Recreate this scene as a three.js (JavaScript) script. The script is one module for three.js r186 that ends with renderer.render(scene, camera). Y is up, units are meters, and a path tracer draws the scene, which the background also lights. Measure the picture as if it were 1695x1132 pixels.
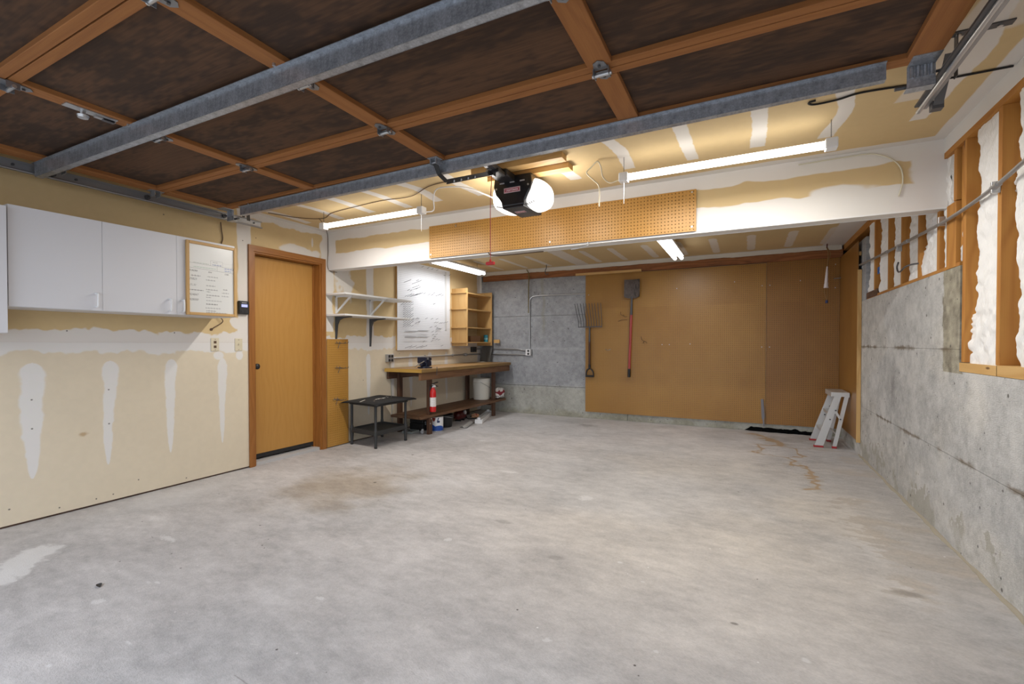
import * as THREE from 'three';
import { mergeGeometries, mergeVertices } from 'three/addons/utils/BufferGeometryUtils.js';
import { RoundedBoxGeometry } from 'three/addons/geometries/RoundedBoxGeometry.js';
import { RectAreaLightUniformsLib } from 'three/addons/lights/RectAreaLightUniformsLib.js';

// ---------------------------------------------------------------- camera, sky, exposure
const scene = new THREE.Scene();
const renderer = new THREE.WebGLRenderer({ antialias: true });
renderer.toneMapping = THREE.LinearToneMapping;
renderer.toneMappingExposure = 1.55;
renderer.shadowMap.enabled = true;
renderer.shadowMap.type = THREE.PCFSoftShadowMap;
RectAreaLightUniformsLib.init();
const W = 1695, H = 1132, FOCAL = 766;
const camera = new THREE.PerspectiveCamera(2 * Math.atan(H / 2 / FOCAL) * 180 / Math.PI, W / H, 0.05, 200);
camera.rotation.order = 'YXZ';
camera.position.set(0, 1.17, 0);
camera.rotation.set(-0.013, Math.atan((1237 - 847.5) / FOCAL), 0);
camera.setViewOffset(W, H, 0, -12, W, H);
scene.add(camera);
const SKY = 1.95;
scene.background = new THREE.Color().setRGB(0.84 * SKY, 0.92 * SKY, 1.06 * SKY);
const TUBE_LIGHT = 98, TUBE_GLOW = 4, TUBE_COLOR = [1.0, 0.975, 0.93];

// ---------------------------------------------------------------- room measures (metres)
const L = -4.17, R = 1.05, B = -6.98, F = 0.15, CEIL = 2.4, CEIL2 = 2.38;
const BEAM_Z0 = -3.677, BEAM_Z1 = -3.8, BEAM_Y = 1.985;
const LAMP_Z = -3.08, LAMP_Y = 2.265;

// ---------------------------------------------------------------- random numbers and noise
let seed = 12345;
function rnd() { seed = (seed * 1664525 + 1013904223) >>> 0; return seed / 4294967296; }
const rr = (a, b) => a + (b - a) * rnd();
const LAT = new Float32Array(512 * 512); for (let i = 0; i < LAT.length; i++) LAT[i] = rnd();
function vn(x, y, px = 512, py = 512) {
  let ix = Math.floor(x), iy = Math.floor(y); const fx = x - ix, fy = y - iy;
  const x0 = ((ix % px) + px) % px & 511, x1 = (((ix + 1) % px) + px) % px & 511, y0 = ((iy % py) + py) % py & 511, y1 = (((iy + 1) % py) + py) % py & 511;
  const sx = fx * fx * (3 - 2 * fx), sy = fy * fy * (3 - 2 * fy);
  const a = LAT[y0 * 512 + x0], b = LAT[y0 * 512 + x1], c = LAT[y1 * 512 + x0], d = LAT[y1 * 512 + x1];
  return a + (b - a) * sx + (c - a + (a - b - c + d) * sx) * sy;
}
function fbm(x, y, o = 4) { let s = 0, a = 0.5, n = 0; for (let i = 0; i < o; i++) { s += a * vn(x, y); n += a; a *= 0.5; x = x * 2.03 + 17.3; y = y * 2.03 + 5.7; } return s / n; }
const clamp = (x, a = 0, b = 1) => x < a ? a : x > b ? b : x;
const ss = (a, b, x) => { const t = clamp((x - a) / (b - a)); return t * t * (3 - 2 * t); };
const mix = (a, b, t) => a + (b - a) * t;

// ---------------------------------------------------------------- textures
const SR = new Uint8Array(4097); for (let i = 0; i <= 4096; i++) { const c = i / 4096; SR[i] = Math.round(255 * (c <= 0.0031308 ? 12.92 * c : 1.055 * Math.pow(c, 1 / 2.4) - 0.055)); }
function tex(w, h, fn, srgb = true, repeat = false) {
  const d = new Uint8Array(w * h * 4), o = [0, 0, 0];
  for (let j = 0, p = 0; j < h; j++) for (let i = 0; i < w; i++, p += 4) {
    fn((i + 0.5) / w, (j + 0.5) / h, o);
    for (let k = 0; k < 3; k++) d[p + k] = srgb ? SR[clamp(o[k]) * 4096 | 0] : clamp(o[k]) * 255 | 0;
    d[p + 3] = 255;
  }
  const t = new THREE.DataTexture(d, w, h);
  t.magFilter = THREE.LinearFilter; t.minFilter = THREE.LinearMipmapLinearFilter; t.generateMipmaps = true;
  t.wrapS = t.wrapT = repeat ? THREE.RepeatWrapping : THREE.ClampToEdgeWrapping;
  if (srgb) t.colorSpace = THREE.SRGBColorSpace;
  t.needsUpdate = true; return t;
}
const lerp3 = (o, c, t) => { o[0] += (c[0] - o[0]) * t; o[1] += (c[1] - o[1]) * t; o[2] += (c[2] - o[2]) * t; };
const set3 = (o, c, k = 1) => { o[0] = c[0] * k; o[1] = c[1] * k; o[2] = c[2] * k; };
function canvasTex(w, h, draw) {
  const c = document.createElement('canvas'); c.width = w; c.height = h; draw(c.getContext('2d'), w, h);
  const t = new THREE.CanvasTexture(c); t.colorSpace = THREE.SRGBColorSpace; return t;
}
// wood: u runs along the grain (1.6 m a tile), v across it (0.4 m a tile); seamless
function woodTex(light, dark, { rings = 10, knots = 0, contrast = 1, fine = 0.25, blotch = 0, blotchColor = [0.03, 0.02, 0.015] } = {}) {
  const off = Math.floor(rnd() * 100), kn = [];
  for (let i = 0; i < knots; i++) kn.push([rnd(), rnd(), rr(0.015, 0.03)]);
  return tex(1024, 512, (u, v, o) => {
    const wob = vn(u * 4 + off, v * 3, 512, 512) * 0;
    const w1 = (vn(u * 4, v * 4 + off, 4, 4 + 0) - 0.5), w2 = vn(u * 8, v * 8, 8, 8) - 0.5;
    let g = Math.sin(2 * Math.PI * (v * rings + w1 * 2.2 + w2 * 0.8 + wob)); g = 0.5 + 0.5 * g; g = Math.pow(g, 1.6);
    const f = vn(u * 16, v * 256, 16, 256) * 0.6 + vn(u * 32, v * 512, 32, 512) * 0.4;
    let t = clamp(g * 0.6 * contrast + (f - 0.5) * fine * 2 + 0.18);
    o[0] = mix(light[0], dark[0], t); o[1] = mix(light[1], dark[1], t); o[2] = mix(light[2], dark[2], t);
    for (const k of kn) { let du = (u - k[0]) * 4, dv = v - k[1]; const r = Math.hypot(du * 0.28, dv); if (r < k[2]) lerp3(o, [dark[0] * 0.35, dark[1] * 0.3, dark[2] * 0.3], ss(k[2], k[2] * 0.4, r)); }
    if (blotch) { const b = vn(u * 4, v * 5, 4, 5) * 0.34 + vn(u * 9, v * 13, 9, 13) * 0.26 + vn(u * 18, v * 40, 18, 40) * 0.2 + vn(u * 50, v * 90, 50, 90) * 0.2; lerp3(o, blotchColor, ss(0.36, 0.66, b) * blotch); }
  }, true, true);
}

// ---------------------------------------------------------------- geometry helpers
function box(x0, x1, y0, y1, z0, z1, r = 0) {
  const a = Math.min(x0, x1), b = Math.max(x0, x1), c = Math.min(y0, y1), d = Math.max(y0, y1), e = Math.min(z0, z1), f = Math.max(z0, z1);
  const g = r > 0 ? new RoundedBoxGeometry(b - a, d - c, f - e, 1, Math.min(r, (b - a) / 2.01, (d - c) / 2.01, (f - e) / 2.01)) : new THREE.BoxGeometry(b - a, d - c, f - e);
  g.translate((a + b) / 2, (c + d) / 2, (e + f) / 2); return g;
}
function cyl(x, y0, y1, z, r0, r1 = r0, seg = 24, cap = false) { const g = new THREE.CylinderGeometry(r1, r0, y1 - y0, seg, 1, cap); g.translate(x, (y0 + y1) / 2, z); return g; }
const V = (x, y, z) => new THREE.Vector3(x, y, z);
function rod(a, b, r, seg = 10, r2 = r) {
  const A = V(...a), D = V(...b).sub(A), g = new THREE.CylinderGeometry(r2, r, D.length(), seg);
  g.translate(0, D.length() / 2, 0); g.applyQuaternion(new THREE.Quaternion().setFromUnitVectors(V(0, 1, 0), D.clone().normalize())); g.translate(...a); return g;
}
function bar(a, b, w, t, up = [0, 1, 0]) {   // rectangular bar between two points: w along "up", t across it
  const A = V(...a), D = V(...b).sub(A), len = D.length(), x = D.clone().normalize();
  const z = new THREE.Vector3().crossVectors(x, V(...up)).normalize(), y = new THREE.Vector3().crossVectors(z, x);
  const g = new THREE.BoxGeometry(len, w, t); g.translate(len / 2, 0, 0);
  g.applyMatrix4(new THREE.Matrix4().makeBasis(x, y, z).setPosition(A)); return g;
}
function tube(pts, r, seg = 24, rad = 6, closed = false) { return new THREE.TubeGeometry(new THREE.CatmullRomCurve3(pts.map(p => V(...p)), closed, 'centripetal'), seg, r, rad, closed); }
function lathe(x, y, z, prof, seg = 28) { const g = new THREE.LatheGeometry(prof.map(p => new THREE.Vector2(Math.max(p[0], 1e-4), p[1])), seg); g.translate(x, y, z); return g; }
function extrude(pts, depth, bevel = 0) {     // outline in x,y; depth along z
  const s = new THREE.Shape(pts.map(p => new THREE.Vector2(p[0], p[1])));
  return new THREE.ExtrudeGeometry(s, { depth, bevelEnabled: bevel > 0, bevelThickness: bevel, bevelSize: bevel, bevelSegments: 2, steps: 1, curveSegments: 8 });
}
function merge(list) {
  if (!Array.isArray(list)) return list;
  if (list.length === 1) return list[0];
  const any = list.some(g => !g.index);
  return mergeGeometries(list.map(g => { const q = any && g.index ? g.toNonIndexed() : g; for (const k of Object.keys(q.attributes)) if (!['position', 'normal', 'uv'].includes(k)) q.deleteAttribute(k); return q; }));
}
// box mapping in metres: grain axis -> u / su, the other in-plane axis -> v / sv
function uvBox(g, grain = 'x', su = 1.6, sv = 0.4, ou = rnd(), ov = rnd()) {
  if (g.index) g = g.toNonIndexed();
  const p = g.attributes.position, n = g.attributes.normal, uv = new Float32Array(p.count * 2), gi = 'xyz'.indexOf(grain);
  for (let i = 0; i < p.count; i += 3) {
    const m = [0, 0, 0];
    for (let k = 0; k < 3; k++) { m[0] += Math.abs(n.getX(i + k)); m[1] += Math.abs(n.getY(i + k)); m[2] += Math.abs(n.getZ(i + k)); }
    const na = m[0] >= m[1] && m[0] >= m[2] ? 0 : m[1] >= m[2] ? 1 : 2, axes = [0, 1, 2].filter(a => a !== na);
    let ua, va; if (na === gi) { ua = axes[0]; va = axes[1]; } else { ua = gi; va = axes.find(a => a !== gi); }
    for (let k = 0; k < 3; k++) { const c = [p.getX(i + k), p.getY(i + k), p.getZ(i + k)]; uv[(i + k) * 2] = c[ua] / (na === gi ? sv : su) + ou; uv[(i + k) * 2 + 1] = c[va] / sv + ov; }
  }
  g.setAttribute('uv', new THREE.BufferAttribute(uv, 2)); return g;
}
function uvPlane(g, ua, u0, u1, va, v0, v1) {
  const p = g.attributes.position.array, n = p.length / 3, uv = new Float32Array(n * 2), a = 'xyz'.indexOf(ua), b = 'xyz'.indexOf(va);
  for (let i = 0; i < n; i++) { uv[i * 2] = (p[i * 3 + a] - u0) / (u1 - u0); uv[i * 2 + 1] = (p[i * 3 + b] - v0) / (v1 - v0); }
  g.setAttribute('uv', new THREE.BufferAttribute(uv, 2)); return g;
}
function grid(nu, nv, fn) {   // surface fn(u,v) -> [x,y,z]
  const g = new THREE.BufferGeometry(), pos = [], uv = [], idx = [];
  for (let j = 0; j <= nv; j++) for (let i = 0; i <= nu; i++) { pos.push(...fn(i / nu, j / nv)); uv.push(i / nu, j / nv); }
  for (let j = 0; j < nv; j++) for (let i = 0; i < nu; i++) { const a = j * (nu + 1) + i, b = a + 1, c = a + nu + 1, d = c + 1; idx.push(a, b, d, a, d, c); }
  g.setAttribute('position', new THREE.Float32BufferAttribute(pos, 3)); g.setAttribute('uv', new THREE.Float32BufferAttribute(uv, 2)); g.setIndex(idx); g.computeVertexNormals(); return g;
}

// ---------------------------------------------------------------- things and parts
const taken = {};
function numbered(n) { taken[n] = (taken[n] ?? -1) + 1; return taken[n] ? `${n}_${String(taken[n]).padStart(3, '0')}` : n; }
function thing(name, label, category, at = [0, 0, 0], group, kind) {
  const o = new THREE.Group(); o.name = numbered(name); o.position.set(...at); scene.add(o);
  o.userData.label = label; if (category) o.userData.category = category; if (group) o.userData.group = group; if (kind) o.userData.kind = kind;
  return o;
}
// geometry is given in world coordinates; it is moved into the axes of its parent
function part(parent, name, geos, m, label) {
  const g = merge(geos), p = new THREE.Vector3(); for (let q = parent; q && q !== scene; q = q.parent) p.add(q.position);
  if (!g.userData.kept) g.translate(-p.x, -p.y, -p.z);
  const o = new THREE.Mesh(g, m); o.name = name; o.castShadow = o.receiveShadow = true; parent.add(o); if (label) o.userData.label = label; return o;
}
function each(parent, name, list, m, label) { return list.map(g => part(parent, name, g, m, label)); }
function solo(name, geos, m, label, category, at, group, kind) {      // a thing of one mesh, its origin at "at"
  const g = merge(geos); if (at) g.translate(-at[0], -at[1], -at[2]);
  const o = new THREE.Mesh(g, m); o.name = numbered(name); if (at) o.position.set(...at); o.castShadow = o.receiveShadow = true; scene.add(o);
  o.userData.label = label; if (category) o.userData.category = category; if (group) o.userData.group = group; if (kind) o.userData.kind = kind;
  return o;
}
const std = (c, rough = 0.7, metal = 0, extra = {}) => new THREE.MeshStandardMaterial({ color: new THREE.Color().setRGB(...c), roughness: rough, metalness: metal, ...extra });
const mapped = (map, rough = 0.7, extra = {}) => new THREE.MeshStandardMaterial({ map, roughness: rough, ...extra });

// ---------------------------------------------------------------- materials
const grainBump = tex(512, 512, (u, v, o) => { const n = vn(u * 64, v * 64, 64, 64) * 0.4 + vn(u * 128, v * 128, 128, 128) * 0.35 + vn(u * 256, v * 256, 256, 256) * 0.25; o[0] = o[1] = o[2] = n; }, false, true);
const bumpRep = (k) => { const t = grainBump.clone(); t.repeat.set(k, k); t.needsUpdate = true; return t; };
const TAN = [0.59, 0.44, 0.23], CREAM = [0.66, 0.57, 0.425], MUD = [0.70, 0.69, 0.68];
const FIR = [[0.33, 0.132, 0.034], [0.215, 0.077, 0.018]];
const firT = woodTex(...FIR, { rings: 9, contrast: 0.55, fine: 0.3 });
const M = {
  fir: mapped(firT, 0.75),
  ply: mapped(woodTex([0.105, 0.05, 0.0225], [0.056, 0.026, 0.0118], { rings: 3, contrast: 0.4, fine: 0.6, blotch: 0.72, blotchColor: [0.02, 0.011, 0.007] }), 0.9),
  pine: mapped(woodTex([0.63, 0.40, 0.16], [0.50, 0.28, 0.085], { rings: 6, knots: 3, fine: 0.12 }), 0.65),
  stud: mapped(woodTex([0.49, 0.225, 0.044], [0.37, 0.145, 0.023], { rings: 5, knots: 3, fine: 0.15 }), 0.7),
  oak: mapped(woodTex([0.475, 0.245, 0.06], [0.40, 0.19, 0.038], { rings: 9, contrast: 0.4, fine: 0.4 }), 0.42),
  casing: mapped(woodTex([0.31, 0.122, 0.025], [0.24, 0.086, 0.015], { rings: 7, fine: 0.3 }), 0.42),
  birch: mapped(woodTex([0.55, 0.34, 0.13], [0.45, 0.25, 0.08], { rings: 4, contrast: 0.5, fine: 0.25 }), 0.5),
  benchTop: mapped(woodTex([0.42, 0.25, 0.095], [0.26, 0.14, 0.045], { rings: 6, fine: 0.3, blotch: 0.35, blotchColor: [0.12, 0.06, 0.025] }), 0.5),
  benchDark: mapped(woodTex([0.095, 0.042, 0.02], [0.05, 0.02, 0.01], { rings: 6, fine: 0.3 }), 0.55),
  ledger: mapped(woodTex([0.34, 0.135, 0.045], [0.2, 0.07, 0.022], { rings: 5, knots: 3, fine: 0.3, blotch: 0.3 }), 0.8),
  galv: mapped(tex(512, 512, (u, v, o) => {
    const s = 40, x = u * s, y = v * s, ix = Math.floor(x), iy = Math.floor(y); let best = 9, val = 0;
    for (let j = -1; j <= 1; j++) for (let i = -1; i <= 1; i++) { const cx = ((ix + i) % s + s) % s, cy = ((iy + j) % s + s) % s, a = LAT[cy * 512 + cx], b = LAT[(cy + 100) * 512 + cx + 77], d = (ix + i + a - x) ** 2 + (iy + j + b - y) ** 2; if (d < best) { best = d; val = LAT[(cy + 200) * 512 + cx + 13]; } }
    const k = 0.35 + val * 0.13 + (vn(u * 9, v * 9, 9, 9) - 0.5) * 0.16 + (vn(u * 30, v * 4, 30, 4) - 0.5) * 0.08; o[0] = k * 0.92; o[1] = k * 0.98; o[2] = k * 1.07;
  }, true, true), 0.42, { metalness: 0.75 }),
  hinge: std([0.26, 0.275, 0.30], 0.42, 0.75), steel: std([0.52, 0.53, 0.54], 0.33, 0.85), darkSteel: std([0.10, 0.10, 0.105], 0.45, 0.6), trackSteel: std([0.30, 0.30, 0.305], 0.42, 0.6),
  hook: std([0.16, 0.16, 0.17], 0.4, 0.7), black: std([0.012, 0.012, 0.013], 0.45), blackGloss: std([0.012, 0.012, 0.014], 0.22), rubber: std([0.015, 0.014, 0.014], 0.8),
  white: std([0.74, 0.735, 0.73], 0.42), whiteGloss: std([0.78, 0.78, 0.78], 0.25), cabinet: std([0.66, 0.66, 0.68], 0.38), whitePaint: std([0.72, 0.71, 0.69], 0.55),
  ivory: std([0.62, 0.55, 0.40], 0.4), grayPlastic: std([0.024, 0.025, 0.025], 0.6), red: std([0.52, 0.012, 0.012], 0.25), darkRed: std([0.09, 0.008, 0.008], 0.35),
  alu: std([0.62, 0.62, 0.61], 0.36, 0.55), redPlastic: std([0.35, 0.02, 0.02], 0.5), navy: std([0.012, 0.016, 0.04], 0.4, 0.2), wireBrown: std([0.10, 0.055, 0.028], 0.7),
  insulation: std([0.84, 0.83, 0.81], 0.95, 0, { bumpMap: bumpRep(0.8), bumpScale: 0.004 }), tar: new THREE.MeshPhysicalMaterial({ color: new THREE.Color().setRGB(0.004, 0.004, 0.004), roughness: 1, specularIntensity: 0.1 }), conduit: std([0.40, 0.40, 0.40], 0.4, 0.7),
};
for (const t of [M.ply.map]) { }

// ================================================================ THE SETTING
// ---- floor: bare concrete, worn, with stains
const rust = [[0.02, -6.75], [0.12, -6.66], [0.28, -6.3], [0.33, -6.2], [0.30, -6.08], [0.22, -6.06], [0.15, -6.01], [0.14, -5.65], [0.07, -5.61], [0.24, -5.53], [0.35, -5.46], [0.40, -5.3], [0.33, -5.12], [0.46, -5.22], [0.49, -4.98], [0.50, -4.6], [0.45, -4.3]];
const rust2 = [[0.32, -6.09], [0.37, -6.04], [0.48, -6.0], [0.48, -5.74], [0.5, -5.62], [0.45, -5.51], [0.35, -5.46]];
const segD = (x, z, a, b) => { const dx = b[0] - a[0], dz = b[1] - a[1], t = clamp(((x - a[0]) * dx + (z - a[1]) * dz) / (dx * dx + dz * dz)); return Math.hypot(x - a[0] - t * dx, z - a[1] - t * dz); };
const whitePatches = [[-3.536, -1.663, 0.09, 0.03], [-3.08, -1.526, 0.07, 0.02], [-2.603, -1.199, 0.035, 0.01], [-2.566, -1.217, 0.03, 0.01], [-2.607, -1.007, 0.03, 0.022], [-2.148, -0.919, 0.03, 0.006], [-2.249, -0.722, 0.018, 0.007], [-1.736, -1.48, 0.02, 0.012], [-1.079, -3.362, 0.055, 0.06], [-2.835, -4.786, 0.05, 0.05], [-1.582, -2.276, 0.02, 0.025], [-1.919, -3.727, 0.09, 0.03], [-0.697, -1.675, 0.018, 0.014], [0.55, -6.3, 0.22, 0.015], [-2.3, -4.4, 0.03, 0.03], [-0.6, -2.45, 0.012, 0.01], [-0.45, -2.3, 0.01, 0.008], [-0.3, -1.8, 0.01, 0.008], [0.2, -2.0, 0.012, 0.01]];
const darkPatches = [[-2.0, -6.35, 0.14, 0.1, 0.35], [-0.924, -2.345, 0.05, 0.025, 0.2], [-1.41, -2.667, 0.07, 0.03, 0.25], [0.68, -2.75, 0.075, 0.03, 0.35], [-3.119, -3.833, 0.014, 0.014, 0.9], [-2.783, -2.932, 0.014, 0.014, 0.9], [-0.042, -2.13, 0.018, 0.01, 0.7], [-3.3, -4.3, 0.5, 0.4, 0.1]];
const specks = []; for (let i = 0; i < 170; i++) specks.push([rr(-4.1, 1), rr(-6.9, -0.5), rr(0.002, 0.007), rnd() < 0.4 ? 1 : 0]);
const scratches = []; for (let i = 0; i < 60; i++) { const x = rr(-4, 1), z = rr(-6.8, -0.6), a = rr(-0.5, 0.3), l = rr(0.02, 0.12); scratches.push([[x, z], [x + l * Math.cos(a), z + l * Math.sin(a)], rr(0.001, 0.0018), rnd() < 0.6 ? 1 : 0]); }
function floorColor(x, z, o, near, nearS) {
  const n1 = fbm(x * 0.9 + 3, z * 0.9 + 9, 4), n2 = fbm(x * 3.1 + 31, z * 4.3 + 7, 4), n3 = fbm(x * 14 + 5, z * 26 + 3, 3), n4 = vn(x * 90, z * 90), n5 = vn(x * 210 + 9, z * 300);
  const k = 0.86 + (n1 - 0.5) * 0.30 + (n2 - 0.5) * 0.34 + (n3 - 0.5) * 0.26 + (n4 - 0.5) * 0.10 + (n5 - 0.5) * 0.12 + (fbm(x * 9 + z * 3 + 70, z * 44 - x * 9, 3) - 0.5) * 0.10;
  set3(o, [0.565, 0.54, 0.53], k);
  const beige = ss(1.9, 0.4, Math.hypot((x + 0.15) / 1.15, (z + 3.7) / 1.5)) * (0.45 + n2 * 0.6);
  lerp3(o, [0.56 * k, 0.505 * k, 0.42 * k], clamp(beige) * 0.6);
  const blue = ss(0.45, 0.75, fbm(x * 0.8 + 60, z * 0.8 + 20, 3)) ; lerp3(o, [0.53 * k, 0.525 * k, 0.53 * k], blue * 0.6);
  const brown = ss(1.0, 0.1, Math.hypot((x + 2.9) / 0.75, (z + 2.75) / 0.8) + (n2 - 0.5) * 0.9); lerp3(o, [0.35 * k, 0.26 * k, 0.155 * k], brown * 0.62);
  const browR = x > 0.62 + (n3 - 0.5) * 0.4 ? ss(0.48, 0.6, n2) * (0.4 + n3) : 0; lerp3(o, [0.36 * k, 0.27 * k, 0.17 * k], clamp(browR) * 0.3);
  const pale = ss(0.6, 0.0, Math.hypot((x + 3.9) / 0.5, (z + 2.1) / 1.6) + (n2 - 0.5) * 1.2); lerp3(o, [0.66, 0.645, 0.64], pale * 0.5);
  // chalky patch by the left wall
  const d = segD(x, z, [-3.55, -1.10], [-3.30, -0.86]) / 0.085 + (n2 - 0.5) * 1.6 + (n3 - 0.5) * 1.2 + (n4 - 0.5) * 0.3; lerp3(o, [0.72, 0.71, 0.695], ss(1.15, 0.6, d) * 0.7);
  for (const p of near.w) { const q = Math.hypot((x - p[0]) / p[2], (z - p[1]) / p[3]) + (n3 - 0.5) * 1.8 + (n4 - 0.5) * 1.0; if (q < 1.3) lerp3(o, [0.74, 0.73, 0.72], ss(1.2, 0.5, q) * 0.5); }
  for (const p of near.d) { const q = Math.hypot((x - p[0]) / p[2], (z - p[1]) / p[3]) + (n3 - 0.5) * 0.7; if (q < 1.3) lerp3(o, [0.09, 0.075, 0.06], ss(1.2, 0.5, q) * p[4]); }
  if (z < -4.1 && x > -0.3) {
    const x0 = x, z0 = z; x += (n2 - 0.5) * 0.16 + (vn(x0 * 22, z0 * 22) - 0.5) * 0.05; z += (vn(x0 * 9 + 40, z0 * 9) - 0.5) * 0.16 + (vn(x0 * 26 + 7, z0 * 26) - 0.5) * 0.05;
    let q = 9; for (let i = 0; i + 1 < rust.length; i++) q = Math.min(q, segD(x, z, rust[i], rust[i + 1]) / (z < -6.0 ? 0.04 : 0.017)); for (let i = 0; i + 1 < rust2.length; i++) q = Math.min(q, segD(x, z, rust2[i], rust2[i + 1]) / 0.012);
    q += (n3 - 0.5) * 1.5 + (n2 - 0.5) * 1.2; lerp3(o, [0.38, 0.205, 0.06], ss(1.2, 0.5, q) * 0.75);
    lerp3(o, [0.40, 0.33, 0.24], ss(2.8, 0.8, q) * 0.4); x = x0; z = z0;
  }
  for (const p of nearS.s) { const q = Math.hypot(x - p[0], z - p[1]); if (q < p[2]) lerp3(o, p[3] ? [0.75, 0.74, 0.72] : [0.06, 0.05, 0.045], ss(p[2], p[2] * 0.5, q)); }
  for (const p of nearS.c) { const q = segD(x, z, p[0], p[1]); if (q < p[2] * 2) lerp3(o, p[3] ? [0.60, 0.59, 0.57] : [0.15, 0.13, 0.12], ss(p[2] * 2, p[2] * 0.5, q) * 0.6); }
}
function floorTex(x0, x1, z0, z1, w, h) {
  // specks and scratches are looked up by cell so that the loop stays short
  const N = 24, cells = {}; const key = (x, z) => `${Math.floor(x * 4)},${Math.floor(z * 4)}`;
  const put = (x, z, f, v) => { const k = key(x, z); (cells[k] ??= { s: [], c: [] })[f].push(v); };
  for (const s of specks) for (const [a, b] of [[-1, -1], [1, -1], [-1, 1], [1, 1]]) { const k = key(s[0] + a * s[2], s[1] + b * s[2]); const c = (cells[k] ??= { s: [], c: [] }); if (!c.s.includes(s)) c.s.push(s); }
  for (const s of scratches) for (let i = 0; i <= 20; i++) { const x = mix(s[0][0], s[1][0], i / 20), z = mix(s[0][1], s[1][1], i / 20), k = key(x, z), c = (cells[k] ??= { s: [], c: [] }); if (!c.c.includes(s)) c.c.push(s); }
  const none = { s: [], c: [] }, near = {}, kk = (x, z) => Math.floor(x * 2) * 1000 + Math.floor(z * 2);
  return tex(w, h, (u, v, o) => {
    const x = mix(x0, x1, u), z = mix(z0, z1, v), q = kk(x, z);
    const nb = near[q] ??= { w: whitePatches.filter(p => Math.abs(p[0] - x) < p[2] * 1.5 + 0.5 && Math.abs(p[1] - z) < p[3] * 1.5 + 0.5), d: darkPatches.filter(p => Math.abs(p[0] - x) < p[2] * 1.5 + 0.5 && Math.abs(p[1] - z) < p[3] * 1.5 + 0.5) };
    floorColor(x, z, o, nb, cells[key(x, z)] ?? none);
  });
}
const FX0 = -4.35, FX1 = 1.2;
const floorRough = { roughness: 0.62, bumpMap: bumpRep(14), bumpScale: 0.0012 };
const floorG = thing('floor', 'bare worn concrete garage floor with brown and white stains', null, [0, 0, 0], null, 'structure');
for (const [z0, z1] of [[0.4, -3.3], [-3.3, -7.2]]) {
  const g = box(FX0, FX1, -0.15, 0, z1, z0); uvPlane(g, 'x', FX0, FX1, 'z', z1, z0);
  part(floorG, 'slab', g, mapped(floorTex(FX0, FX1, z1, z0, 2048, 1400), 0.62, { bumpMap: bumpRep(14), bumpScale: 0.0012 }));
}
const drive = thing('driveway', 'concrete driveway outside the open garage door', null, [0, 0, 0], null, 'structure');
part(drive, 'paving', box(-14, 11, -0.2, -0.012, 0.4, 24), std([0.42, 0.41, 0.39], 0.85));

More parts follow.
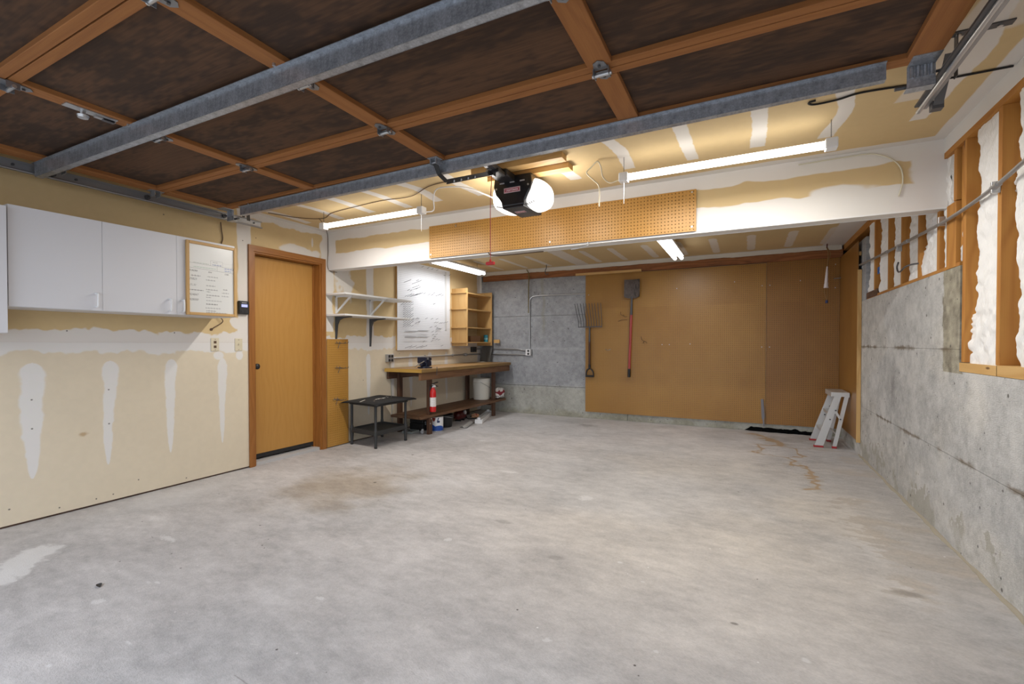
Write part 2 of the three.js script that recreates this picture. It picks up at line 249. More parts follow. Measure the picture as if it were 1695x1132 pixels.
// ---- drywall
const blobN = (a, b) => (fbm(a * 9, b * 9, 3) - 0.5);
const streakZ = [[-0.45, .05], [-0.86, .05], [-1.266, .062], [-1.68, .055], [-2.095, .045], [-2.495, .042], [-4.28, .045], [-4.72, .04], [-5.1, .05], [-5.52, .05], [-5.95, .05]];
const nails = [[-1.27, .80], [-1.27, .61], [-1.68, .83], [-1.68, .58], [-1.16, .115], [-1.4, .05], [-1.6, .05], [-1.86, .12], [-2.2, .045], [-1.45, 1.255], [-2.12, 1.255], [-2.7, 2.12], [-2.83, 2.3], [-2.83, 2.17], [-2.05, 2.2], [-1.7, .055], [-0.9, .09], [-4.2, .72], [-4.86, 1.03]];
const leftTex = tex(2048, 720, (u, v, o) => {
  const z = mix(-7.1, 0.2, u), y = v * 2.45;
  const n = blobN(z, y), nf = fbm(z * 30, y * 30, 2) - 0.5, big = fbm(z * 1.3 + 4, y * 1.3, 3) - 0.5;
  set3(o, y < 1.175 + n * 0.02 ? CREAM : TAN, 1 + big * 0.12 + nf * 0.05);
  let m = 0; const add = (d, e = 0.12) => { m = Math.max(m, ss(e, -e, d)); };
  add(Math.abs(y - 1.178) / 0.078 - 1 + n * 1.1 + nf * 0.3, 0.1);
  for (const [sz, w] of streakZ) { const bend = (vn(y * 2.2 + sz * 9, sz * 7) - 0.5) * 0.03, t = (y - 0.28) / 0.76, tt = clamp((t - 0.88) / 0.12), ww = w * Math.pow(clamp(t), 0.5) * (0.8 + 0.4 * vn(y * 4 + sz * 5, sz * 3)) * Math.sqrt(Math.max(0, 1 - tt * tt)); if (t > 0 && t < 1 && ww > 0.003) add(Math.abs(z - sz - bend) / ww - 1 + nf * 0.35 + n * 0.5, 0.16); }
  add(y > 1.2 ? Math.abs(z + 2.715) / 0.065 - 1 + n * 0.35 : 1, 0.08);
  add(Math.abs(z + 4.32) / 0.06 - 1 + n * 0.5 + (y < 1.2 ? 3 : 0));
  add(Math.abs(z - BEAM_Z0 - 0.015) / 0.085 - 1 + n * 0.9 + (y < 1.3 ? 3 : 0));
  add((2.335 - y) / 0.05 + n * 1.1 + 0.2 + (z > -2.7 ? 1.5 : 0));
  add(Math.hypot((z + 3.35) / 0.26, (y - 2.13) / 0.05) - 1 + n, 0.15);
  add(Math.hypot((z + 3.47) / 0.012, (y - 2.25) / 0.05) - 1);
  add(Math.hypot((z + 2.47) / 0.045, (y - 1.06) / 0.04) - 1 + n * 0.6); add(Math.hypot((z + 2.66) / 0.03, (y - 1.06) / 0.04) - 1 + n * 0.6); add(Math.hypot((z + 2.62) / 0.05, (y - 1.36) / 0.05) - 1 + n);
  add(Math.hypot((z + 3.9) / 0.1, (y - 1.95) / 0.22) - 1 + n * 2.2, 0.2);
  add((z + 6.86) / 0.05 + n * 0.6 + 0.2);
  lerp3(o, MUD, m * 0.8);
  for (const q of nails) { const d = Math.hypot(z - q[0], y - q[1]); if (d < 0.012) lerp3(o, [0.08, 0.07, 0.06], ss(0.006, 0.003, d)); }
  const st = Math.hypot((z + 1.535) / 0.04, (y - 0.53) / 0.02) + nf * 1.2; lerp3(o, [0.38, 0.24, 0.1], ss(1, 0.3, st) * 0.7);
});
const leftMat = mapped(leftTex, 0.82), LZ0 = -7.1, LZ1 = 0.2;
const wallL = thing('wall_left', 'taped unpainted drywall wall with cabinets and a wooden door', null, [L, 0, 0], null, 'structure');
const DOOR_Z0 = -2.795, DOOR_Z1 = -3.58, DOOR_TOP = 2.045;
{
  const P = (z0, z1, y0, y1) => uvPlane(box(L - 0.014, L, y0, y1, z0, z1), 'z', LZ0, LZ1, 'y', 0, 2.45);
  // drywall sheets: lower and upper course, either side of the door
  const sheets = [[0.2, DOOR_Z0, 0.014, 1.178], [0.2, DOOR_Z0, 1.1785, 2.42], [DOOR_Z0, DOOR_Z1, DOOR_TOP, 2.42], [DOOR_Z1, -7.1, 0.014, 1.178], [DOOR_Z1, -7.1, 1.1785, 2.42]];
  for (const s of sheets) part(wallL, 'drywall_sheet', P(...s), leftMat);
  part(wallL, 'sill_plate', [box(L - 0.13, L - 0.016, 0, 0.04, 0.2, DOOR_Z0), box(L - 0.13, L - 0.016, 0, 0.04, DOOR_Z1, -7.1)].map(g => uvBox(g, 'z')), M.benchDark);
  part(wallL, 'wall_core', [box(L - 0.2, L - 0.0145, 0.04, 2.45, 0.2, DOOR_Z0), box(L - 0.2, L - 0.0145, 0.04, 2.45, DOOR_Z1, -7.1), box(L - 0.2, L - 0.0145, DOOR_TOP, 2.45, DOOR_Z0, DOOR_Z1), box(L - 0.26, L - 0.2, 0, 2.45, 0.2, -7.1)], std([0.3, 0.24, 0.16], 0.9));
}

// ---- ceiling
const stripsF = [-4.0, -3.56, -3.165, -2.77, -2.385, -1.98, -1.58, -1.17, -0.75, -0.36, 0.03, 0.44, 0.86];
const stripsR = [[-3.6, .03], [-3.17, .035], [-2.76, .04], [-2.27, .1], [-1.96, .04], [-1.58, .04], [-1.15, .045], [-0.77, .05], [-0.37, .045], [0.035, .045], [0.445, .045], [0.82, .045]];
const ceilTex = tex(1400, 1800, (u, v, o) => {
  const x = mix(-4.3, 1.2, u), z = mix(-7.1, 0.3, v);
  const n = fbm(x * 7 + 3, z * 7, 3) - 0.5, nf = fbm(x * 30, z * 30, 2) - 0.5, big = fbm(x * 1.2, z * 1.2, 3) - 0.5;
  set3(o, TAN, 1 + big * 0.14 + nf * 0.04);
  let m = 0; const add = (d, e = 0.1, k = 1) => { m = Math.max(m, ss(e, -e, d) * k); };
  if (z > BEAM_Z0) {
    stripsF.forEach((s, i) => { const b = (vn(z * 3 + i * 7, i) - 0.5) * 0.07; const w = 0.034 + 0.012 * vn(z * 2 + i * 3, i + 9); add(Math.max(Math.abs(x - s - b) / w - 1, (-3.3 - z) / 0.05 - (i % 2) * 0.6) + nf * 0.25, 0.07, 0.95); });
    add((z + 3.6) / 0.03 + n * 0.8); add((x + 4.10) / 0.03 + n * 0.5); add((0.985 - x) / 0.03 + n * 0.5);
    add(Math.max(Math.abs(x - 0.76 - (z + 2.6) * 0.1) / 0.055 - 1, (-3.02 - z) / 0.05), 0.1, 0.6); add(Math.hypot((x - 0.85) / 0.16, (z + 2.40) / 0.10) - 1 + n, 0.1, 0.6);
  } else {
    for (const [s, w] of stripsR) add(w > 0.08 ? Math.abs(x - s) / w - 1 + nf * 0.3 : Math.hypot((x - s) / w, Math.max(0, Math.abs(z + 6.3) - 0.4) / 0.07) - 1 + nf * 0.4, 0.12, 0.75);
    add((z + 6.86) / 0.03 + n * 0.8); add((0.82 - x) / 0.06 + n); add((-3.95 - z) / 0.05 + 0.2 + n);
  }
  lerp3(o, MUD, m * 0.85);
  const q = Math.hypot((x * 2.5) % 1 - 0.5, (z * 2.5) % 1 - 0.5); if (q < 0.012) lerp3(o, [0.1, 0.08, 0.06], 0.7);
});
const ceilMat = mapped(ceilTex, 0.85);
const ceil = thing('ceiling', 'unpainted drywall ceiling with taped joints', null, [0, CEIL, 0], null, 'structure');
part(ceil, 'ceiling_sheet', uvPlane(box(-4.36, 1.3, CEIL, CEIL + 0.14, BEAM_Z1, 0.35), 'x', -4.3, 1.2, 'z', -7.1, 0.3), ceilMat);
part(ceil, 'ceiling_sheet', uvPlane(box(-4.36, 1.3, CEIL2, CEIL + 0.14, -7.25, BEAM_Z1), 'x', -4.3, 1.2, 'z', -7.1, 0.3), ceilMat);

// ---- dropped beam across the garage
const beamTex = tex(2048, 170, (u, v, o) => {
  const x = mix(L, 1.1, u), y = mix(BEAM_Y, CEIL, v), n = fbm(x * 6, y * 9 + 3, 3) - 0.5, nf = fbm(x * 28, y * 28, 2) - 0.5;
  set3(o, TAN, 1 + (fbm(x * 1.4, y * 2, 2) - 0.5) * 0.14);
  let m = 0; const add = (d, e = 0.1, k = 1) => { m = Math.max(m, ss(e, -e, d) * k); };
  add((y - 2.158) / 0.035 + n * 1.3, 0.12); add((2.3 - y) / 0.03 + n * 1.8, 0.15); add((x + 4.05) / 0.03 + n * 1.6); add((0.9 - x) / 0.05 + n * 2.2, 0.2);
  add(Math.hypot((x - 0.52) / 0.18, (y - 2.16) / 0.04) - 1 + n * 1.3, 0.2);
  lerp3(o, [0.73, 0.71, 0.68], m * 0.9);
});
const beam = thing('ceiling_beam', 'drywall-wrapped beam dropped below the ceiling across the garage', null, [0, BEAM_Y, BEAM_Z0], null, 'structure');
part(beam, 'beam_face', uvPlane(box(L, 1.07, BEAM_Y, CEIL, BEAM_Z1, BEAM_Z0), 'x', L, 1.1, 'y', BEAM_Y, CEIL), mapped(beamTex, 0.8));
part(beam, 'corner_bead', [box(L, 1.07, BEAM_Y - 0.003, BEAM_Y + 0.006, BEAM_Z0 - 0.006, BEAM_Z0 + 0.0005), box(L, 1.07, BEAM_Y - 0.003, BEAM_Y + 0.006, BEAM_Z1 - 0.003, BEAM_Z1 + 0.006)], M.whitePaint);

// ---- concrete walls
function concrete(w, h, a0, a1, b0, b1, tone, extra) {
  const holes = []; for (let i = 0; i < 520; i++) holes.push([rr(a0, a1), rr(b0, b1), 0.003 + 0.009 * Math.pow(rnd(), 2)]);
  const cells = {}; for (const q of holes) for (const i of [-1, 1]) for (const j of [-1, 1]) { const k = Math.floor((q[0] + i * .01) * 5) * 99 + Math.floor((q[1] + j * .01) * 5); const c = cells[k] ??= []; if (!c.includes(q)) c.push(q); }
  return tex(w, h, (u, v, o) => {
    const a = mix(a0, a1, u), b = mix(b0, b1, v);
    const n1 = fbm(a * 1.3 + 7, b * 1.3, 4), n2 = fbm(a * 5 + 40, b * 5, 4), n3 = fbm(a * 22, b * 22, 3), n4 = vn(a * 120, b * 120);
    const k = 0.95 + (n1 - 0.5) * 0.40 + (n2 - 0.5) * 0.26 + (n3 - 0.5) * 0.40 + (n4 - 0.5) * 0.2;
    set3(o, tone, k); extra(a, b, o, n1, n2, n3, k);
    const c = cells[Math.floor(a * 5) * 99 + Math.floor(b * 5)]; if (c) for (const q of c) { const d = Math.hypot(a - q[0], b - q[1]) + (n3 - 0.5) * 0.004; if (d < q[2]) lerp3(o, [0.075, 0.07, 0.06], ss(q[2], q[2] * 0.5, d) * 0.85); }
  });
}
const rightTex = concrete(2048, 700, -7.1, 0.3, 0, 2.45, [0.51, 0.497, 0.468], (z, y, o, n1, n2, n3, k) => {
  lerp3(o, [0.43 * k, 0.435 * k, 0.44 * k], ss(0.5, 0.62, fbm(z * 1.1 + 33, y * 1.4, 4)) * 0.5);
  lerp3(o, [0.60, 0.585, 0.56], ss(0.5, 0.8, n2) * 0.45);
  if (z > -3.68 && z < -3.36 && y > 1.0 && y < 1.62) lerp3(o, [0.27 + (n3 - 0.5) * 0.35, 0.24 + (n3 - 0.5) * 0.33, 0.165 + (n3 - 0.5) * 0.25], ss(0.015, -0.015, Math.abs(z + 3.52) - 0.14 + (n3 - 0.5) * 0.05) * 0.85);
  const j = Math.min(Math.abs(y - 0.52 + (n2 - 0.5) * 0.03), z < -3.4 ? Math.abs(y - 1.135 + (n2 - 0.5) * 0.02) : 9); lerp3(o, [0.16, 0.12, 0.075], ss(0.02, 0.0, j + (n3 - 0.5) * 0.03) * ss(0.4, 0.65, fbm(z * 6, y * 2 + 9, 2)) * 0.8);
  lerp3(o, [0.34, 0.2, 0.09], ss(0.012, 0, Math.abs(((z * 4.7 + 9) % 1) - 0.5) * 0.2) * ss(0.03, 0.0, j) * ss(0.5, 0.6, n1) * 0.8);
  lerp3(o, [0.25, 0.23, 0.165], ss(0.52, 0.66, n2) * (y < 0.2 + (n3 - 0.5) * 0.3 ? 1 : 0) * 0.55);
  lerp3(o, [0.6, 0.59, 0.57], ss(0.10, 0.02, Math.hypot((z + 3.5) / 2.5, y - 0.12) + (n2 - 0.5) * 0.2) * 0.5);
  lerp3(o, [0.3 * k, 0.29 * k, 0.28 * k], ss(0.06, 0, Math.abs(z + 4.72 - (y - 0.8) * 0.1) + (n2 - 0.5) * 0.16) * ss(0.55, 0.75, y) * ss(1.13, 0.9, y) * 0.6);
});
const backTex = concrete(1024, 480, -4.3, 1.2, 0, 2.45, [0.345, 0.352, 0.362], (x, y, o, n1, n2, n3, k) => {
  lerp3(o, [0.38 * k, 0.375 * k, 0.33 * k], ss(0.52, 0.42, y) * 0.9);
  lerp3(o, [0.29 * k, 0.275 * k, 0.19 * k], ss(0.12, 0, y + (n2 - 0.5) * 0.25) * 0.6);
  lerp3(o, [0.27, 0.26, 0.17], ss(0.05, 0, Math.abs(x + 2.98 + (n2 - 0.5) * 0.08)) * ss(1.2, 1.5, y) * 0.4);
  lerp3(o, [0.45 * k, 0.455 * k, 0.465 * k], ss(0.03, 0.0, Math.abs(y - 1.08) + (n2 - 0.5) * 0.05) * 0.5);
});
const rightMat = mapped(rightTex, 0.85, { bumpMap: bumpRep(9), bumpScale: 0.003 }), backMat = mapped(backTex, 0.85, { bumpMap: bumpRep(8), bumpScale: 0.003 });
const wallR = thing('wall_right', 'concrete foundation wall with open insulated studs above', null, [R, 0, 0], null, 'structure');
const wallB = thing('wall_back', 'poured concrete back wall under a rough timber ledger', null, [0, 0, B], null, 'structure');
{
  // one panel for each pour lift, with a recessed joint between
  const P = (z0, z1, y0, y1) => uvPlane(box(R, R + 0.1, y0, y1, z0, z1, 0.002), 'z', -7.1, 0.3, 'y', 0, 2.45), g = 0.001;
  for (const [z0, z1] of [[0.3, -2.0], [-2.0, -4.56], [-4.56, -7.1]]) part(wallR, 'concrete_panel', P(z0 - 0.002, z1 + 0.002, 0, 0.52 - g), rightMat);
  part(wallR, 'concrete_panel', P(0.3, -3.42, 0.52 + g, 1.012), rightMat);
  for (const [z0, z1] of [[-3.42, -4.56], [-4.56, -7.1]]) { part(wallR, 'concrete_panel', P(z0 - (z0 < -4 ? g : 0), z1 + g, 0.52 + g, 1.1345), rightMat); part(wallR, 'concrete_panel', P(z0 - (z0 < -4 ? g : 0), z1 + g, 1.1355, 1.603), rightMat); }
  part(wallR, 'concrete_pier', P(-5.72, -7.1, 1.603, 2.235), backMat);
  part(wallR, 'wall_core', [box(R + 0.05, R + 0.2, 0, 1.0, 0.3, -3.42), box(R + 0.05, R + 0.2, 0, 1.59, -3.42, -7.1)], std([0.13, 0.12, 0.11], 0.9));
  part(wallR, 'sheathing', box(R + 0.145, R + 0.24, 0.95, 2.5, 0.3, -7.1), std([0.25, 0.15, 0.07], 0.9));
  const wood = (g, a) => uvBox(g, a);
  const stud = (z0, z1, y0, y1, x = R + 0.002) => part(wallR, 'stud', wood(box(x, R + 0.142, y0, y1, z0, z1, 0.002), 'y'), M.stud);
  // lower stretch (towards the door): studs on a plate at 1.01 m
  part(wallR, 'bottom_plate', wood(box(R + 0.001, R + 0.14, 1.014, 1.062, -2.985, -3.43), 'z'), M.pine); part(wallR, 'bottom_plate', wood(box(R + 0.001, R + 0.14, 1.014, 1.066, 0.2, -2.99), 'z'), M.pine);
  for (const z of [-0.16, -0.56, -0.97, -1.37, -1.775, -2.18, -2.58, -2.965, -3.36]) stud(z, z - 0.038, 1.066, 2.278);
  // behind: studs on the taller concrete
  part(wallR, 'bottom_plate', wood(box(R + 0.004, R + 0.14, 1.605, 1.625, -3.44, -5.7), 'z'), M.stud);
  part(wallR, 'post', wood(box(R + 0.001, R + 0.142, 1.605, 1.98, -3.495, -3.63, 0.003), 'y'), M.stud);
  for (const z of [-3.75, -4.115, -4.515, -4.885, -5.36]) stud(z, z - 0.038, 1.625, 2.37);
  part(wallR, 'top_plate', wood(box(R + 0.001, R + 0.145, 2.278, 2.312, 0.2, -3.677), 'z'), M.stud); part(wallR, 'top_plate', wood(box(R + 0.001, R + 0.145, 2.312, 2.38, -3.8, -7.0), 'z'), M.stud);
  part(wallR, 'ceiling_tape', [box(R, R + 0.02, 2.312, 2.4, 0.2, -3.677)], M.whitePaint);
  // fibreglass batts: torn, uneven, bulging between the studs
  const studs = [0.2, -0.16, -0.56, -0.97, -1.37, -1.775, -2.18, -2.58, -2.965, -3.36], studsB = [-3.63, -3.75, -4.115, -4.515, -4.885, -5.36, -5.74];
  const batt = (zn, zf, y0, y1, id) => {   // zn: near stud's far side, zf: far stud's near side
    const nz = 26, ny = 120, edge = y => Math.max(0.006, 0.07 + 0.13 * (fbm(y * 3.2 + id * 3.7, id * 5.1, 4) - 0.5) * 2 + 0.03 * (vn(y * 34, id) - 0.5) + 0.02 * (vn(y * 80, id + 3) - 0.5) + 0.05 * ss(1.7, 2.25, y));
    const g = grid(nz, ny, (a, b) => {
      const y = mix(y0, y1, b), z = mix(zf, zn, a), e = edge(y) * (1 + 0.6 * ss(0.93, 1, b) + 0.3 * ss(0.05, 0, b)), s = ss(0.30 + 0.1 * vn(y * 3, id * 2), 0, a), s2 = ss(0.9, 1, a);
      const d = 0.016 + (e) * Math.pow(s, 1.3) + 0.010 * s2 + 0.03 * (fbm(y * 6 + id * 9, z * 8, 4) - 0.5) + 0.014 * (vn(y * 26 + id, z * 26) - 0.5) + 0.005 * (vn(y * 60, z * 60 + id) - 0.5);
      return [R + Math.min(0.138, Math.max(0.001, d)), y, z];
    });
    part(wallR, 'insulation_batt', g, M.insulation);
  };
  for (let i = 0; i + 1 < studs.length; i++) batt(studs[i] - (i ? 0.038 : 0), studs[i + 1], 1.06, 2.28, i + 1);
  batt(-3.398, -3.44, 1.625, 2.28, 14); stud(-3.44, -3.478, 1.625, 2.278, R + 0.02); stud(-3.50, -3.538, 1.985, 2.278, R + 0.004); stud(-3.56, -3.598, 1.985, 2.278, R + 0.03); batt(-3.598, -3.66, 1.985, 2.28, 31);
  for (let i = 0; i + 1 < studsB.length; i++) batt(studsB[i] - (i ? 0.038 : 0), studsB[i + 1], 1.62, 2.32, i + 20);
  part(wallR, 'wood_block', uvBox(box(R + 0.001, R + 0.05, 1.606, 1.672, -5.27, -5.70, 0.01), 'z'), mapped(woodTex([0.17, 0.09, 0.05], [0.08, 0.04, 0.022], { rings: 5, fine: 0.5 }), 0.85), 'rough dark lumber offcut');  // loose wood block lying on the concrete, grouped with the wall parts
  // crumbly mortar along the foot of the wall
  const tr3 = thing('trim_3', 'crumbly mortar ridge along the foot of the concrete wall', null, [R, 0, -3], null, 'structure');
  part(tr3, 'mortar_ridge', grid(240, 4, (a, b) => { const z = mix(-5.95, 0.1, a), w = 0.004 + 0.02 * fbm(z * 5, 3, 4), t = b * Math.PI / 2; return [R - w * Math.cos(t) * (0.7 + 0.6 * vn(z * 22, 1)), (0.004 + 0.02 * fbm(z * 7, 8, 4)) * Math.sin(t), z]; }), std([0.36, 0.32, 0.245], 0.95));
  part(wallR, 'label', uvPlane(box(R + 0.008, R + 0.010, 1.80, 1.862, -5.30, -5.23), 'z', -5.23, -5.30, 'y', 1.80, 1.862), mapped(canvasTex(64, 64, (c) => { c.fillStyle = '#2b62a8'; c.fillRect(0, 0, 64, 64); c.fillStyle = '#0d2f66'; c.font = 'bold 46px sans-serif'; c.textAlign = 'center'; c.fillText('N', 32, 50); }), 0.6), 'small blue label with a letter N');
}
{
  const P = (x0, x1, y0, y1) => uvPlane(box(x0, x1, y0, y1, B - 0.2, B, 0.004), 'x', -4.3, 1.2, 'y', 0, 2.45), g = 0.0015;
  for (const [a, b] of [[-4.4, -1.6], [-1.6, 1.3]]) { part(wallB, 'concrete_panel', P(a + g, b - g, 0, 0.47 - g), backMat); part(wallB, 'concrete_panel', P(a + g, b - g, 0.47 + g, 1.62 - g), backMat); part(wallB, 'concrete_panel', P(a + g, b - g, 1.62 + g, 2.24), backMat); }
  part(wallB, 'wall_core', box(-4.4, 1.3, 0, 2.5, B - 0.3, B - 0.15), std([0.13, 0.12, 0.11], 0.9));
  const tr1 = thing('trim_1', 'rough reddish timber ledger on top of the concrete back wall', null, [-1.5, 2.23, B], null, 'structure');
  part(tr1, 'ledger_beam', uvBox(box(-4.09, 1.045, 2.232, 2.335, B - 0.05, B + 0.05, 0.004), 'x'), M.ledger);
  part(tr1, 'drywall_strip', grid(300, 1, (a, b) => { const x = mix(-4.15, 1.03, a); return [x, mix(2.327 + 0.022 * (fbm(x * 6, 4, 4) - 0.5), 2.385, b), B + 0.062]; }), std([0.62, 0.58, 0.5], 0.85, 0, { side: THREE.DoubleSide }));
  part(tr1, 'nailing_strip', uvBox(box(-2.40, -1.39, 2.222, 2.258, B + 0.05, B + 0.072), 'x'), M.pine);
  part(tr1, 'drywall_corner', box(L, L + 0.035, 1.2, 2.37, B, B + 0.02), M.whitePaint);
  // black mastic smeared into the joint below the pegboard
  const tr2 = thing('trim_2', 'black tar smeared along the floor joint below the pegboard', null, [0.4, 0, B], null, 'structure');
  part(tr2, 'tar_seam', grid(120, 6, (a, b) => { const x = mix(-0.03, 0.86, a), e = Math.min(1, a * 12, (1 - a) * 12), h = (0.028 + 0.04 * fbm(x * 16, 2, 4)) * e, w = (0.02 + 0.05 * fbm(x * 11, 7, 4)) * e, t = b * Math.PI / 2; return [x, h * Math.sin(t) + 0.001, B + 0.002 + w * Math.cos(t)]; }), M.tar);
}
// ---- front wall with the open doorway the daylight comes through
{
  const w = thing('wall_front', 'front wall around the open garage doorway', null, [0, 0, F], null, 'structure');
  part(w, 'wall_core', [box(-4.36, -3.98, 0, 2.5, F, F + 0.2), box(0.72, 1.3, 0, 2.5, F, F + 0.2), box(-3.98, 0.72, 2.16, 2.5, F, F + 0.2)], std([0.55, 0.5, 0.42], 0.85));
}

// ---- entry door in the left wall
{
  const d = thing('door_1', 'smooth honey-coloured wooden door in a reddish brown frame', 'door', [L, 0, (DOOR_Z0 + DOOR_Z1) / 2], null, 'structure');
  const J = 0.02, x1 = L + 0.004, x0 = L - 0.14;
  part(d, 'jamb', uvBox(box(x0, x1, 0, DOOR_TOP, DOOR_Z0, DOOR_Z0 - J), 'y'), M.casing); part(d, 'jamb', uvBox(box(x0, x1, 0, DOOR_TOP, DOOR_Z1, DOOR_Z1 + J), 'y'), M.casing); part(d, 'jamb', uvBox(box(x0, x1, DOOR_TOP - J, DOOR_TOP, DOOR_Z0 - J, DOOR_Z1 + J), 'z'), M.casing);
  const c0 = -2.748, c1 = -3.632, t = 2.094;
  const ext = (pts) => { const g = extrude(pts, 0.014, 0.002); g.rotateY(Math.PI / 2); g.translate(L + 0.002, 0, 0); return g; };   // outline in (-z, y)
  part(d, 'casing', uvBox(ext([[-c0, 0], [-c0, t], [-DOOR_Z0, 2.04], [-DOOR_Z0, 0]].map(p => [p[0], p[1]])), 'y'), M.casing);
  part(d, 'casing', uvBox(ext([[-DOOR_Z1, 0], [-DOOR_Z1, 2.04], [-c1, t], [-c1, 0]]), 'y'), M.casing);
  part(d, 'casing', uvBox(ext([[-c0, t], [-c1, t], [-DOOR_Z1, 2.04], [-DOOR_Z0, 2.04]]), 'z'), M.casing);
  const X1 = L - 0.10;
  part(d, 'door_panel', uvBox(box(X1 - 0.04, X1, 0.085, DOOR_TOP - J - 0.003, DOOR_Z0 - J - 0.003, DOOR_Z1 + J + 0.003, 0.003), 'y', 1.6, 0.55), M.oak);
  part(d, 'door_sweep', box(X1 - 0.03, X1 + 0.004, 0.048, 0.085, DOOR_Z0 - J - 0.003, DOOR_Z1 + J + 0.003), M.rubber);
  part(d, 'threshold', box(L - 0.2, L - 0.01, 0, 0.03, DOOR_Z0 - J, DOOR_Z1 + J), std([0.45, 0.44, 0.43], 0.7));
  part(d, 'door_stop', uvBox(box(X1, X1 + 0.012, 0.03, DOOR_TOP - J, DOOR_Z1 + J, DOOR_Z1 + J + 0.012), 'y'), M.casing);
  const k = lathe(0, 0, 0, [[0.026, 0], [0.026, 0.006], [0.012, 0.010], [0.012, 0.03], [0.027, 0.038], [0.029, 0.052], [0.02, 0.064], [0, 0.066]], 20); k.rotateZ(-Math.PI / 2); k.translate(X1, 0.945, -2.868);
  part(d, 'door_knob', k, M.black, 'round black door knob');
}

// ================================================================ GARAGE DOOR, RAISED UNDER THE CEILING
const DY = 2.288;      // underside of the door's frame
{
  const X0 = -3.92, X1 = 0.66, G = thing('garage_door', 'raised sectional wooden garage door with dark plywood panels under the ceiling', 'garage door', [-1.64, DY, -1.3]);
  const joints = [-2.402, -1.872, -1.335, -0.79, -0.24], stiles = [[X0, -3.81], [-2.875, -2.79], [-1.735, -1.645], [-0.585, -0.487], [0.552, X1]], T = 0.034;
  for (let s = 0; s < 4; s++) {
    const zf = joints[s], zn = joints[s + 1], g = 0.0025, rw = s === 0 ? 0.066 : 0.043;
    // rails along both edges of the section, stiles between, plywood behind
    part(G, 'rail', uvBox(box(X0, X1, DY, DY + T, zf + g, zf + rw, 0.003), 'x'), M.fir); part(G, 'rail', uvBox(box(X0, X1, DY, DY + T, zn - 0.043, zn - g, 0.003), 'x'), M.fir);
    for (const [a, b] of stiles) part(G, 'stile', uvBox(box(a, b, DY - 0.0015, DY + T, zf + rw, zn - 0.043, 0.003), 'z'), M.fir);
    for (let i = 0; i + 1 < stiles.length; i++) part(G, 'plywood_panel', uvBox(box(stiles[i][1] - 0.008, stiles[i + 1][0] + 0.008, DY + 0.022, DY + 0.030, zf + rw - 0.008, zn - 0.035), 'x', 1.9, 1.2), M.ply);
  }
  // galvanised stiffening struts: a hat channel with lips
  const strut = (a, b, h, d) => [bar([a[0], a[1] + h / 2, a[2]], [b[0], b[1] + h / 2, b[2]], h, 0.0025), bar([a[0], a[1] + 0.001, a[2] - d / 2], [b[0], b[1] + 0.001, b[2] - d / 2], 0.002, d), bar([a[0], a[1] + h, a[2] + 0.009], [b[0], b[1] + h, b[2] + 0.009], 0.0025, 0.018), bar([a[0], a[1] + h / 2, a[2] - d], [b[0], b[1] + h / 2, b[2] - d], h, 0.0025)].map(g => uvBox(g, 'x', 0.22, 0.22));
  part(G, 'strut', strut([-3.69, DY - 0.075, -2.37], [0.487, DY - 0.067, -2.332], 0.064, 0.03), M.galv, 'galvanised steel strut at the far edge'); part(G, 'strut', strut([-3.972, DY - 0.080, -1.238], [0.62, DY - 0.080, -1.288], 0.079, 0.035), M.galv, 'deep galvanised steel strut near the middle');
  each(G, 'strut_screw', [-3.55, -2.77, -1.68, -0.53, 0.46].map(x => rod([x, DY - 0.006, -2.345], [x, DY - 0.018, -2.345], 0.006, 8)).concat([-2.82, -1.69, -0.53].map(x => rod([x, DY - 0.002, -1.228], [x, DY - 0.012, -1.228], 0.006, 8))), M.steel);
  // hinges across the joints
  const hinge = (x, z) => {
    const y = DY - 0.003, h = part(G, 'hinge', [...[-1, 1].map(s => { const g = extrude([[-0.03, 0], [0.03, 0], [0.022, 0.05], [0, 0.064], [-0.022, 0.05]], 0.003); g.rotateX(-Math.PI / 2 * s); g.translate(x, y - (s > 0 ? 0.003 : 0), z + (s > 0 ? -0.006 : 0.006)); return g; }), bar([x - 0.03, y - 0.012, z], [x - 0.03, y - 0.012, z + 0.001], 0.02, 0.003), box(x - 0.032, x - 0.029, y - 0.028, y, z - 0.02, z + 0.024), box(x + 0.029, x + 0.032, y - 0.028, y, z - 0.02, z + 0.024)], M.hinge);
    part(h, 'hinge_pin', rod([x - 0.04, y - 0.02, z], [x + 0.04, y - 0.02, z], 0.008, 12), M.steel);
    each(h, 'screw', [rod([x, y - 0.004, z + 0.04], [x, y - 0.01, z + 0.04], 0.006, 8), rod([x, y - 0.004, z - 0.04], [x, y - 0.01, z - 0.04], 0.006, 8)], M.darkSteel);
  };
  for (const z of [-1.862, -1.372, -0.81]) for (const x of [-2.83, -1.688, -0.535]) hinge(x, z);
  // rollers at the door's edges
  const roller = (x, z, s) => {
    const xr = s < 0 ? -4.0 : 0.70, y = DY - 0.028;
    const r = part(G, 'roller', [rod([xr - 0.008, y, z], [xr + 0.008, y, z], 0.017, 18), rod([x, y, z], [xr, y, z], 0.0055, 8)], M.darkSteel);
    part(r, 'roller_bracket', [box(x - 0.03, x + 0.03, DY - 0.004, DY, z - 0.045, z + 0.045), box(x - 0.03, x + 0.03, DY - 0.042, DY - 0.004, z - 0.02, z - 0.016), box(x - 0.03, x + 0.03, DY - 0.042, DY - 0.004, z + 0.016, z + 0.02)], M.galv);
  };
  for (const z of [-1.86, -1.33, -0.79]) { roller(-3.89, z, -1); roller(0.62, z, 1); }
